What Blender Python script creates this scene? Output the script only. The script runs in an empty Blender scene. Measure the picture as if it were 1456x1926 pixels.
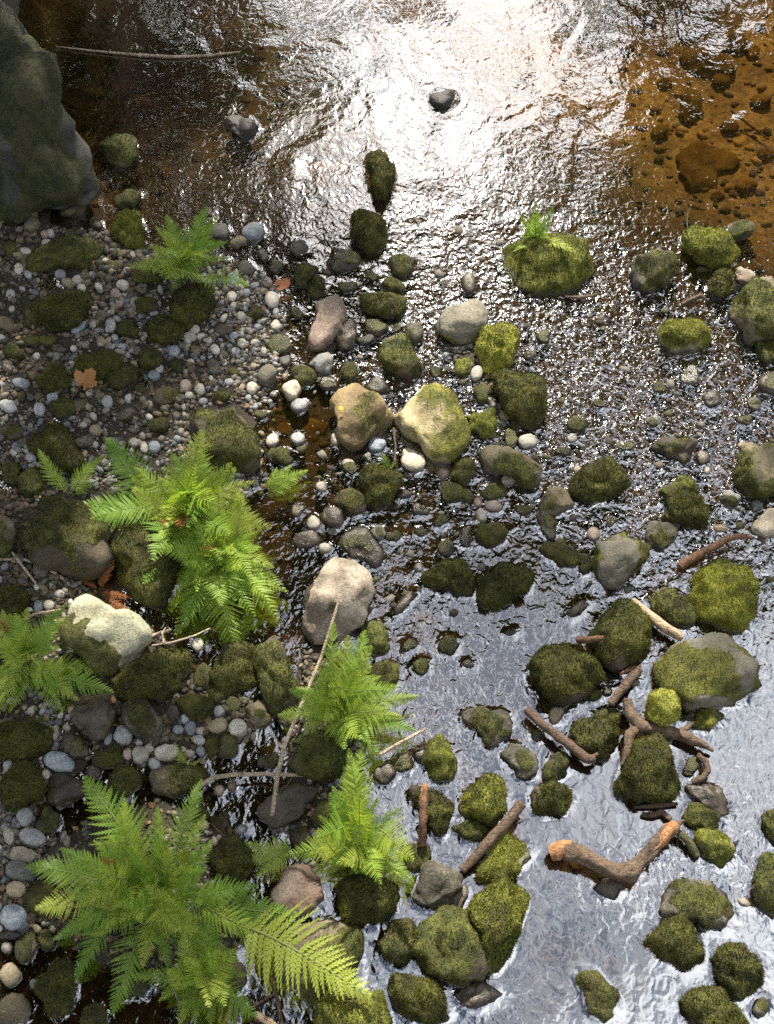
import bpy, bmesh, math, random
import numpy as np
from mathutils import Vector, Matrix

# ------------------------------------------------------------------ camera, sky, sun, exposure
SC = bpy.context.scene
COL = SC.collection
CAM_H, PITCH, TANH = 4.5, math.radians(58.0), 0.302
SUN_EL, SUN_AZ = math.radians(41.0), math.radians(1.2)      # sun ahead of the viewer
SUN_DIR = np.array([math.sin(SUN_AZ) * math.cos(SUN_EL), math.cos(SUN_AZ) * math.cos(SUN_EL), math.sin(SUN_EL)])

cd = bpy.data.cameras.new("camera")
cam = bpy.data.objects.new("camera", cd)
COL.objects.link(cam)
cam.location = (0, 0, CAM_H)
cam.rotation_euler = (math.radians(90) - PITCH, 0, 0)
cd.sensor_fit = 'HORIZONTAL'
cd.angle_x = 2 * math.atan(TANH)
cd.clip_end = 500
SC.camera = cam

world = bpy.data.worlds.new("World")
SC.world = world
world.use_nodes = True
wt = world.node_tree
wn = wt.nodes
wn.clear()
w_out = wn.new('ShaderNodeOutputWorld')
w_bg = wn.new('ShaderNodeBackground')
w_sky = wn.new('ShaderNodeTexSky')
w_sky.sky_type = 'NISHITA'
w_sky.sun_disc = False
w_sky.sun_elevation = SUN_EL
w_sky.sun_rotation = SUN_AZ
w_sky.dust_density = 1.5
w_tc = wn.new('ShaderNodeTexCoord')
w_noise = wn.new('ShaderNodeTexNoise')
w_noise.inputs['Scale'].default_value = 2.6
w_noise.inputs['Detail'].default_value = 6
w_noise.inputs['Roughness'].default_value = 0.55
w_ramp = wn.new('ShaderNodeValToRGB')
w_ramp.color_ramp.elements[0].position = 0.40
w_ramp.color_ramp.elements[1].position = 0.60
w_mix = wn.new('ShaderNodeMixRGB')
w_mix.inputs[2].default_value = (21.5, 22.3, 23.4, 1)          # sunlit thin cloud
wt.links.new(w_tc.outputs['Generated'], w_noise.inputs['Vector'])
wt.links.new(w_noise.outputs['Fac'], w_ramp.inputs['Fac'])
wt.links.new(w_ramp.outputs['Color'], w_mix.inputs[0])
wt.links.new(w_sky.outputs['Color'], w_mix.inputs[1])
wt.links.new(w_mix.outputs['Color'], w_bg.inputs['Color'])
w_bg.inputs['Strength'].default_value = 0.05
wt.links.new(w_bg.outputs['Background'], w_out.inputs['Surface'])

sl = bpy.data.lights.new("sun", 'SUN')
sl.energy = 5.0
sl.angle = math.radians(0.55)
sl.color = (1.0, 0.93, 0.80)
sun = bpy.data.objects.new("sun", sl)
COL.objects.link(sun)
sun.rotation_euler = Vector(tuple(SUN_DIR)).to_track_quat('Z', 'Y').to_euler()

SC.view_settings.view_transform = 'Standard'
SC.view_settings.look = 'None'
SC.view_settings.gamma = 1.0
SC.view_settings.exposure = 1.25
SC.view_settings.use_curve_mapping = False
SC.cycles.use_denoising = False
SC.cycles.max_bounces = 6
SC.cycles.transparent_max_bounces = 12
SC.cycles.caustics_reflective = False
SC.cycles.caustics_refractive = False

# ------------------------------------------------------------------ helpers
R = random.Random(7)
RNG = np.random.default_rng(11)
_f = np.array([0, math.cos(PITCH), -math.sin(PITCH)])
_u = np.array([0, math.sin(PITCH), math.cos(PITCH)])


def at(px, py, z=0.0):
    """point at height z that stands at a place measured on the 1456x1926 photograph"""
    u = (px - 728) / 728 * TANH
    v = (963 - py) / 728 * TANH
    d = _f + _u * v
    t = (CAM_H - z) / (-d[2])
    return np.array([u * t, d[1] * t, z])


def to_px(P):
    """photo place of world points (N,3)"""
    Q = np.asarray(P, float) - np.array([0, 0, CAM_H])
    dep = np.maximum(Q @ _f, 0.3)
    return np.stack([728 + Q[:, 0] / dep / TANH * 728, 963 - (Q @ _u) / dep / TANH * 728], 1)


def _hash(i, j, k, s):
    n = (i * 374761393 + j * 668265263 + k * 2147483647 + s * 974634777) & 0xFFFFFFFF
    n = ((n ^ (n >> 13)) * 1274126177) & 0xFFFFFFFF
    n = n ^ (n >> 16)
    return (n & 0xFFFF) / 32767.5 - 1.0


def vnoise(P, s=0):
    P = np.asarray(P, float)
    I = np.floor(P).astype(np.int64)
    F = P - I
    F = F * F * (3 - 2 * F)
    out = 0
    for a in (0, 1):
        wa = F[:, 0] if a else 1 - F[:, 0]
        for b in (0, 1):
            wb = F[:, 1] if b else 1 - F[:, 1]
            for c in (0, 1):
                wc = F[:, 2] if c else 1 - F[:, 2]
                out = out + wa * wb * wc * _hash(I[:, 0] + a, I[:, 1] + b, I[:, 2] + c, s)
    return out


def fbm(P, s=0, octv=4, gain=0.5):
    t, a = 0, 1.0
    P = np.asarray(P, float)
    for o in range(octv):
        t = t + a * vnoise(P, s + o * 17)
        P = P * 2.03 + 7.1
        a *= gain
    return t


def mesh_np(name, V, F, mat, smooth=True, attrs=None):
    """mesh from arrays; F is (n,3) or (n,4); attrs {name: (nverts,3)} become colour attributes"""
    me = bpy.data.meshes.new(name)
    V = np.ascontiguousarray(V, np.float32)
    F = np.ascontiguousarray(F, np.int32)
    k = F.shape[1]
    me.vertices.add(len(V))
    me.vertices.foreach_set('co', V.ravel())
    me.loops.add(F.size)
    me.loops.foreach_set('vertex_index', F.ravel())
    me.polygons.add(len(F))
    me.polygons.foreach_set('loop_start', np.arange(0, F.size, k, dtype=np.int32))
    me.polygons.foreach_set('loop_total', np.full(len(F), k, np.int32))
    me.polygons.foreach_set('use_smooth', np.full(len(F), smooth, bool))
    for an, A in (attrs or {}).items():
        at_ = me.attributes.new(an, 'FLOAT_COLOR', 'POINT')
        A4 = np.ones((len(V), 4), np.float32)
        A4[:, :A.shape[1]] = A
        at_.data.foreach_set('color', A4.ravel())
    me.update(calc_edges=True)
    me.materials.append(mat)
    return me


def obj(name, me, parent=None, loc=(0, 0, 0)):
    o = bpy.data.objects.new(name, me)
    COL.objects.link(o)
    o.location = tuple(float(c) for c in loc)
    if parent is not None:
        o.parent = parent
    return o


def tag(o, label, cat, group=None, kind=None):
    o['label'] = label
    if cat:
        o['category'] = cat
    if group:
        o['group'] = group
    if kind:
        o['kind'] = kind
    return o


_ico = {}


def ico(n):
    if n not in _ico:
        bm = bmesh.new()
        bmesh.ops.create_icosphere(bm, subdivisions=n, radius=1)
        _ico[n] = (np.array([v.co[:] for v in bm.verts]), np.array([[v.index for v in f.verts] for f in bm.faces]))
        bm.free()
    return _ico[n]


def tube(pts, rad, sides=8, seed=0, wob=0.08, cap=True):
    """bent tapering tube through pts, bark wobble"""
    P = np.array(pts, float)
    rad = np.array(rad, float)
    n = max(14, len(P) * 10)
    s = np.r_[0, np.cumsum(np.linalg.norm(np.diff(P, axis=0), axis=1))]
    t = np.linspace(0, s[-1], n)
    C = np.stack([np.interp(t, s, P[:, i]) for i in range(3)], 1)
    for _ in range(3):
        C[1:-1] = 0.25 * C[:-2] + 0.5 * C[1:-1] + 0.25 * C[2:]
    r = np.interp(t, s, rad)
    T = np.gradient(C, axis=0)
    T /= np.linalg.norm(T, axis=1)[:, None]
    up = np.array([0, 0, 1.0])
    A = np.cross(T, up)
    A /= np.maximum(np.linalg.norm(A, axis=1), 1e-6)[:, None]
    B = np.cross(A, T)
    th = np.linspace(0, 2 * np.pi, sides, endpoint=False)
    V = C[:, None, :] + (A[:, None, :] * np.cos(th)[None, :, None] + B[:, None, :] * np.sin(th)[None, :, None]) * r[:, None, None]
    V = V.reshape(-1, 3)
    N = V - np.repeat(C, sides, 0)
    rr = np.repeat(r, sides)
    V = V + N * (wob * fbm(V / (rr.mean() * 1.5), seed, 3))[:, None]
    if wob > 0.1:                                                            # furrows that run along the grain
        ca, sa = np.tile(np.cos(th), n), np.tile(np.sin(th), n)
        q = np.column_stack([ca * 2.6, sa * 2.6, np.repeat(t, sides) / rr.mean() * .22])
        V = V + N * (0.20 * fbm(q + seed % 31, seed + 2, 3))[:, None]
    i = np.arange(n - 1)[:, None] * sides
    j = np.arange(sides)[None, :]
    jn = (j + 1) % sides
    F = np.stack([i + j, i + jn, i + sides + jn, i + sides + j], -1).reshape(-1, 4)
    if cap:
        V = np.vstack([V, C[0], C[-1]])
        c0, c1 = len(V) - 2, len(V) - 1
        jj = np.arange(sides)
        F = np.vstack([F, np.stack([np.full(sides, c0), (jj + 1) % sides, jj, jj], 1)[:, [0, 1, 2, 2]],
                       np.stack([np.full(sides, c1), (n - 1) * sides + jj, (n - 1) * sides + (jj + 1) % sides, np.full(sides, c1)], 1)])
        # degenerate quads become triangles
        tri = []
        for q in F[-2 * sides:]:
            tri.append(list(dict.fromkeys(q.tolist())))
        return V, F[:-2 * sides].tolist() + tri, C, T
    return V, F.tolist(), C, T


def mesh_py(name, V, F, mat, smooth=True):
    me = bpy.data.meshes.new(name)
    me.from_pydata([tuple(map(float, v)) for v in V], [], [tuple(f) for f in F])
    me.polygons.foreach_set('use_smooth', [smooth] * len(me.polygons))
    me.materials.append(mat)
    me.update()
    return me


# ------------------------------------------------------------------ materials
def new_mat(name):
    m = bpy.data.materials.new(name)
    m.use_nodes = True
    nt = m.node_tree
    nt.nodes.clear()
    out = nt.nodes.new('ShaderNodeOutputMaterial')
    return m, nt, nt.nodes, nt.links, out


def n_noise(nt, vec, scale, detail=4, rough=0.55, dist=0.0):
    n = nt.nodes.new('ShaderNodeTexNoise')
    n.inputs['Scale'].default_value = scale
    n.inputs['Detail'].default_value = detail
    n.inputs['Roughness'].default_value = rough
    n.inputs['Distortion'].default_value = dist
    if vec is not None:
        nt.links.new(vec, n.inputs['Vector'])
    return n.outputs['Fac']


def n_range(nt, v, a, b, c=0.0, d=1.0):
    n = nt.nodes.new('ShaderNodeMapRange')
    n.interpolation_type = 'SMOOTHSTEP'
    nt.links.new(v, n.inputs['Value'])
    for k, x in zip(('From Min', 'From Max', 'To Min', 'To Max'), (a, b, c, d)):
        n.inputs[k].default_value = x
    return n.outputs['Result']


def n_math(nt, op, a, b):
    n = nt.nodes.new('ShaderNodeMath')
    n.operation = op
    for i, x in enumerate((a, b)):
        if isinstance(x, (int, float)):
            n.inputs[i].default_value = x
        else:
            nt.links.new(x, n.inputs[i])
    return n.outputs[0]


def n_mix(nt, f, a, b, mode='MIX'):
    n = nt.nodes.new('ShaderNodeMixRGB')
    n.blend_type = mode
    for i, x in enumerate((f, a, b)):
        if isinstance(x, (int, float)):
            n.inputs[i].default_value = x
        elif isinstance(x, tuple):
            n.inputs[i].default_value = (*x, 1)
        else:
            nt.links.new(x, n.inputs[i])
    return n.outputs['Color']


def n_bump(nt, h, strength, dist):
    n = nt.nodes.new('ShaderNodeBump')
    n.inputs['Strength'].default_value = strength
    n.inputs['Distance'].default_value = dist
    nt.links.new(h, n.inputs['Height'])
    return n.outputs['Normal']


def rock_mat(name, c1, c2, moss=0.0, m1=(0.018, 0.021, 0.004), m2=(0.078, 0.080, 0.013), rough=0.75, spec=0.35, crisp=0.12, big=7.0, speck=0.5, patch=None, wet=True):
    """stone with mottling and specks; moss is the share of the upper surface that moss covers"""
    m, nt, nd, lk, out = new_mat(name)
    tc = nd.new('ShaderNodeTexCoord')
    oi = nd.new('ShaderNodeObjectInfo')
    vm = nd.new('ShaderNodeVectorMath')
    vm.operation = 'ADD'
    cx = nd.new('ShaderNodeCombineXYZ')
    k = n_math(nt, 'MULTIPLY', oi.outputs['Random'], 57.0)
    for i in range(3):
        lk.new(k, cx.inputs[i])
    lk.new(tc.outputs['Object'], vm.inputs[0])
    lk.new(cx.outputs[0], vm.inputs[1])
    v = vm.outputs[0]
    a = n_noise(nt, v, big, 5, 0.6)
    col = n_mix(nt, n_range(nt, a, 0.35, 0.65), c1, c2)
    hv = nd.new('ShaderNodeHueSaturation')
    lk.new(col, hv.inputs['Color'])
    lk.new(n_math(nt, 'ADD', n_math(nt, 'MULTIPLY', oi.outputs['Random'], 0.5), 0.75), hv.inputs['Value'])
    col = hv.outputs['Color']
    f = n_noise(nt, v, 130, 3, 0.7)
    col = n_mix(nt, speck, col, n_mix(nt, 1.0, col, n_mix(nt, n_range(nt, f, 0.3, 0.7), (0.35, 0.34, 0.32), (1.75, 1.75, 1.7)), 'MULTIPLY'))
    g = n_noise(nt, v, 38, 5, 0.65)
    if moss > 0:
        am = nd.new('ShaderNodeAttribute')
        am.attribute_name = 'mm'                                              # where moss has taken hold
        mask = n_range(nt, n_math(nt, 'ADD', am.outputs['Fac'], n_math(nt, 'MULTIPLY', n_math(nt, 'SUBTRACT', g, 0.5), 0.9)), 0.5 - crisp * 1.2, 0.5 + crisp * 1.2)
        mc = n_mix(nt, n_range(nt, n_noise(nt, v, 16, 5, 0.7), 0.33, 0.68), m1, m2)
        mc = n_mix(nt, 0.75, mc, n_mix(nt, 1.0, mc, n_mix(nt, n_range(nt, n_noise(nt, v, 210, 2, 0.7), 0.3, 0.7), (0.45, 0.45, 0.45), (1.7, 1.7, 1.5)), 'MULTIPLY'))
        mc = n_mix(nt, n_range(nt, n_noise(nt, v, 9, 3), 0.50, 0.70, 0, 0.65), mc, (0.055, 0.042, 0.016))
        col = n_mix(nt, mask, col, mc)
    if patch:                                                                # a bare scar of pale stone
        ds = nd.new('ShaderNodeVectorMath')
        ds.operation = 'DISTANCE'
        lk.new(tc.outputs['Object'], ds.inputs[0])
        ds.inputs[1].default_value = patch
        dd = n_math(nt, 'ADD', ds.outputs['Value'], n_math(nt, 'MULTIPLY', n_noise(nt, v, 8, 4, 0.6), 0.35))
        col = n_mix(nt, n_range(nt, dd, 0.26, 0.33, 1.0, 0.0), col, (0.26, 0.26, 0.25))
    geo2 = nd.new('ShaderNodeNewGeometry')
    sp2 = nd.new('ShaderNodeSeparateXYZ')
    lk.new(geo2.outputs['Position'], sp2.inputs[0])
    dry = n_range(nt, n_math(nt, 'ADD', sp2.outputs[2], n_math(nt, 'MULTIPLY', g, -0.03)), -0.006, 0.008)    # soaked stone at the waterline
    col = n_mix(nt, 1.0, col, n_mix(nt, dry, (0.45, 0.42, 0.38), (1, 1, 1)), 'MULTIPLY')
    b = nd.new('ShaderNodeBsdfPrincipled')
    lk.new(col, b.inputs['Base Color'])
    b.inputs['Roughness'].default_value = rough
    if wet:
        lk.new(n_math(nt, 'ADD', n_math(nt, 'MULTIPLY', dry, rough - 0.25), 0.25), b.inputs['Roughness'])
    b.inputs['Specular IOR Level'].default_value = spec
    h = n_math(nt, 'ADD', n_math(nt, 'MULTIPLY', g, 0.7), n_math(nt, 'MULTIPLY', f, 0.3))
    if moss > 0:
        h = n_math(nt, 'ADD', h, n_math(nt, 'MULTIPLY', n_math(nt, 'MULTIPLY', mask, n_noise(nt, v, 170, 2, 0.6)), 0.9))
    lk.new(n_bump(nt, h, 0.7, 0.012), b.inputs['Normal'])
    lk.new(b.outputs[0], out.inputs['Surface'])
    return m


M = {}
M['m'] = rock_mat('mossy_rock', (0.035, 0.028, 0.016), (0.07, 0.058, 0.036), 0.92)
M['b'] = rock_mat('bright_mossy_rock', (0.10, 0.09, 0.05), (0.2, 0.18, 0.10), 0.9, (0.035, 0.045, 0.006), (0.16, 0.17, 0.022))
M['y'] = rock_mat('yellow_mossy_rock', (0.2, 0.2, 0.05), (0.3, 0.29, 0.08), 0.75, (0.13, 0.14, 0.02), (0.28, 0.29, 0.04))
M['t'] = rock_mat('half_mossy_rock', (0.06, 0.05, 0.028), (0.135, 0.115, 0.07), 0.52, (0.026, 0.032, 0.006), (0.095, 0.10, 0.018), crisp=0.2)
M['g'] = rock_mat('grey_rock', (0.11, 0.11, 0.105), (0.25, 0.245, 0.225), 0.12, rough=0.65)
M['k'] = rock_mat('granite_dark_rock', (0.04, 0.037, 0.027), (0.105, 0.095, 0.07), 0.25, speck=0.9)
M['c'] = rock_mat('grey_topped_rock', (0.12, 0.11, 0.08), (0.21, 0.19, 0.145), 0.42, (0.05, 0.055, 0.008), (0.15, 0.15, 0.025))
M['d'] = rock_mat('wet_dark_rock', (0.03, 0.024, 0.016), (0.075, 0.058, 0.038), 0.25, rough=0.38, spec=0.5)
M['x'] = rock_mat('black_wet_rock', (0.010, 0.009, 0.007), (0.03, 0.026, 0.02), 0.0, rough=0.5, spec=0.3)
M['w'] = rock_mat('tan_rock', (0.34, 0.29, 0.21), (0.52, 0.46, 0.35), 0.0, rough=0.7)
M['q'] = rock_mat('pale_pinkish_rock', (0.14, 0.11, 0.08), (0.33, 0.28, 0.22), 0.22, (0.06, 0.05, 0.03), (0.12, 0.10, 0.06), big=9, crisp=0.25)
M['p'] = rock_mat('pink_brown_rock', (0.13, 0.085, 0.065), (0.30, 0.23, 0.18), 0.12)
M['o'] = rock_mat('ochre_rock', (0.085, 0.06, 0.028), (0.21, 0.15, 0.07), 0.45, (0.05, 0.045, 0.012), (0.12, 0.11, 0.03), crisp=0.25)
M['l'] = rock_mat('lichened_rock', (0.24, 0.23, 0.155), (0.40, 0.39, 0.28), 0.31, (0.04, 0.045, 0.01), (0.10, 0.10, 0.025), crisp=0.03)
M['s'] = rock_mat('sunny_tan_rock', (0.22, 0.175, 0.08), (0.42, 0.36, 0.21), 0.45, (0.08, 0.085, 0.015), (0.22, 0.21, 0.04), crisp=0.22)
M['a'] = rock_mat('silted_amber_rock', (0.17, 0.10, 0.033), (0.36, 0.23, 0.08), 0.0, rough=0.9, spec=0.1, big=11, wet=False)
M['u'] = rock_mat('big_boulder_rock', (0.022, 0.022, 0.018), (0.06, 0.06, 0.048), 0.62, (0.012, 0.016, 0.004), (0.04, 0.042, 0.011), big=4, crisp=0.25, patch=(0.62, 0.45, 0.20))

PEB = {
    'G': ((0.30, 0.31, 0.32), (0.47, 0.47, 0.46)), 'B': ((0.20, 0.235, 0.27), (0.36, 0.39, 0.42)), 'W': ((0.44, 0.40, 0.33), (0.62, 0.58, 0.50)),
    'P': ((0.36, 0.27, 0.22), (0.50, 0.41, 0.34)), 'D': ((0.06, 0.055, 0.05), (0.13, 0.12, 0.10)), 'T': ((0.33, 0.27, 0.17), (0.47, 0.39, 0.26)),
}
for k_, (a_, b_) in PEB.items():
    M[k_] = rock_mat('pebble_' + k_.lower(), tuple(c * .72 for c in a_), tuple(c * .72 for c in b_), 0.0, rough=0.6, big=30, speck=0.35)
# ------------------------------------------------------------------ stream bed and banks
LAND = [
    [(-400, 425), (60, 430), (180, 430), (260, 470), (420, 480), (480, 500), (540, 560), (560, 620), (540, 700), (500, 740), (505, 800), (500, 900), (420, 960), (300, 1000), (250, 1050), (0, 1060), (-400, 1060)],
    [(-400, 1060), (130, 1060), (200, 1130), (300, 1200), (370, 1260), (480, 1310), (470, 1400), (380, 1420), (300, 1450), (200, 1450), (100, 1490), (60, 1560), (70, 1740), (0, 1760), (-400, 1760)],
    [(810, 650), (905, 640), (935, 700), (975, 790), (930, 830), (890, 720)],
    [(80, 1560), (300, 1500), (450, 1560), (470, 1700), (430, 1820), (200, 1830), (90, 1760)],
    [(560, 1200), (690, 1230), (690, 1400), (670, 1600), (640, 1640), (560, 1640), (520, 1560), (540, 1400)],
    [(-400, -200), (60, -50), (60, 120), (130, 380), (60, 440), (-400, 430)],
]
POOLS = [(585, 790, 58, 48), (240, 722, 46, 20), (95, 535, 42, 15), (455, 1500, 75, 42), (20, 900, 30, 22), (210, 1490, 40, 28), (420, 1215, 60, 32), (590, 1085, 30, 75), (505, 1075, 30, 60), (110, 1835, 40, 60)]
GX0, GY0, GS = -400, -300, 4
_gx = np.arange(GX0, 1860, GS)
_gy = np.arange(GY0, 2400, GS)
_PX, _PY = np.meshgrid(_gx, _gy)


def in_poly(X, Y, poly):
    ins = np.zeros(X.shape, bool)
    for (x0, y0), (x1, y1) in zip(poly, poly[1:] + poly[:1]):
        if y0 == y1:
            continue
        c = ((y0 > Y) != (y1 > Y)) & (X < (x1 - x0) * (Y - y0) / (y1 - y0) + x0)
        ins ^= c
    return ins


def blur(A, n):
    k = np.ones(2 * n + 1) / (2 * n + 1)
    for ax in (0, 1):
        for _ in range(3):
            A = np.apply_along_axis(lambda r: np.convolve(np.pad(r, n, mode='edge'), k, 'valid'), ax, A)
    return A


_land = np.zeros(_PX.shape)
for p_ in LAND:
    _land = np.maximum(_land, in_poly(_PX, _PY, p_).astype(float))
_land = blur(_land, 5)
_pool = np.zeros(_PX.shape)
for (a_, b_, c_, d_) in POOLS:
    _pool = np.maximum(_pool, np.clip(1.5 - ((_PX - a_) / c_) ** 2 - ((_PY - b_) / d_) ** 2, 0, 1))
_pool = blur(_pool, 2)
_deep = np.clip((520 - _PY) / 500, 0, 1) * np.clip((_PX - 150) / 400, 0, 1)
_deep = np.maximum(_deep, np.clip((_PY - 1480) / 200, 0, 1) * np.clip((_PX - 700) / 250, 0, 1) * 0.8)
_dark = np.exp(-((_PX - 190) / 190) ** 2 - ((_PY - 40) / 120) ** 2)  # hollow that sinks the bed into its painted near-black shade colour
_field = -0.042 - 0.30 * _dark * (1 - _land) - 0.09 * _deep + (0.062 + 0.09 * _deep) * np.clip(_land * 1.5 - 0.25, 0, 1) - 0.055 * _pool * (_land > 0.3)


def samp(A, q):
    x = np.clip((q[:, 0] - GX0) / GS, 0, A.shape[1] - 1.001)
    y = np.clip((q[:, 1] - GY0) / GS, 0, A.shape[0] - 1.001)
    i, j = x.astype(int), y.astype(int)
    fx, fy = x - i, y - j
    return (A[j, i] * (1 - fx) + A[j, i + 1] * fx) * (1 - fy) + (A[j + 1, i] * (1 - fx) + A[j + 1, i + 1] * fx) * fy


def ground_z(P):
    """height of the bed at (N,2)"""
    P = np.asarray(P, float).reshape(-1, 2)
    Q = np.column_stack([P, np.zeros(len(P))])
    z = samp(_field, to_px(Q))
    far = np.clip((np.abs(P[:, 0]) - 3.4) / 6, 0, 1)
    z = z + far * 0.9 * (P[:, 0] != 0)
    return z + 0.016 * fbm(Q * 2.6, 3, 4) + 0.006 * fbm(Q * 14, 9, 3)


def gz(px, py):
    p = at(px, py, 0)
    return float(ground_z(p[None, :2])[0])


def axis(lo, hi, step, far_lo, far_hi):
    a = np.arange(lo, hi + step * 0.5, step)
    L = lo - np.geomspace(step, lo - far_lo, 26)[::-1]
    H = hi + np.geomspace(step, far_hi - hi, 26)
    return np.r_[L, a, H]


def sheet(step, zf, ext=(-90, 90, -60, 140)):
    xs = axis(-2.5, 2.5, step, ext[0], ext[1])
    ys = axis(0.5, 7.2, step, ext[2], ext[3])
    X, Y = np.meshgrid(xs, ys)
    P = np.column_stack([X.ravel(), Y.ravel()])
    V = np.column_stack([P, zf(P)])
    nx, ny = len(xs), len(ys)
    i = (np.arange(ny - 1)[:, None] * nx + np.arange(nx - 1)[None, :]).ravel()
    return V, np.stack([i, i + 1, i + nx + 1, i + nx], 1)


def bed_mat():
    m, nt, nd, lk, out = new_mat('stream_bed_silt')
    tc = nd.new('ShaderNodeTexCoord')
    v = tc.outputs['Object']
    sx = nd.new('ShaderNodeSeparateXYZ')
    lk.new(v, sx.inputs[0])
    silt = n_mix(nt, n_range(nt, n_noise(nt, v, 5, 6, 0.65), 0.35, 0.65), (0.24, 0.14, 0.042), (0.46, 0.29, 0.095))
    silt = n_mix(nt, n_range(nt, n_noise(nt, v, 30, 5, 0.75), 0.42, 0.68), silt, (0.075, 0.042, 0.016))
    silt = n_mix(nt, n_range(nt, n_noise(nt, v, 2.2, 3, 0.6), 0.5, 0.7, 0, .7), silt, (0.10, 0.062, 0.028))
    peb = n_mix(nt, n_range(nt, n_noise(nt, v, 22, 5, 0.7), 0.35, 0.65), (0.022, 0.013, 0.006), (0.085, 0.048, 0.02))    # algae-brown bed of the riffle
    yy = n_math(nt, 'ADD', sx.outputs[1], n_math(nt, 'MULTIPLY', n_noise(nt, v, 1.6, 3), 1.0))
    silt = n_mix(nt, n_range(nt, n_math(nt, 'ADD', yy, n_math(nt, 'MULTIPLY', sx.outputs[0], 0.9)), 6.0, 7.1), peb, silt)
    soil = n_mix(nt, n_range(nt, n_noise(nt, v, 12, 6, 0.7), 0.3, 0.7), (0.018, 0.013, 0.007), (0.05, 0.038, 0.021))
    soil = n_mix(nt, n_range(nt, n_noise(nt, v, 160, 3, 0.7), 0.5, 0.75), soil, (0.10, 0.085, 0.06))
    col = n_mix(nt, n_range(nt, sx.outputs[2], -0.02, 0.0), silt, soil)
    col = n_mix(nt, n_range(nt, sx.outputs[2], -0.27, -0.18, 1.0, 0.0), col, (0.012, 0.008, 0.004))   # near-black painted in by depth, imitating the pool's shade and dark reflection
    b = nd.new('ShaderNodeBsdfPrincipled')
    lk.new(col, b.inputs['Base Color'])
    b.inputs['Roughness'].default_value = 0.8
    lk.new(n_bump(nt, n_math(nt, 'ADD', n_noise(nt, v, 60, 5, 0.7), n_noise(nt, v, 200, 2, 0.6)), 0.8, 0.012), b.inputs['Normal'])
    lk.new(b.outputs[0], out.inputs['Surface'])
    return m


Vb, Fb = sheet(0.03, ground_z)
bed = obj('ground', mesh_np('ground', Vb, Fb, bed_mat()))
tag(bed, 'silty stream bed and gravelly bank of the creek', None, kind='structure')
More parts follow.
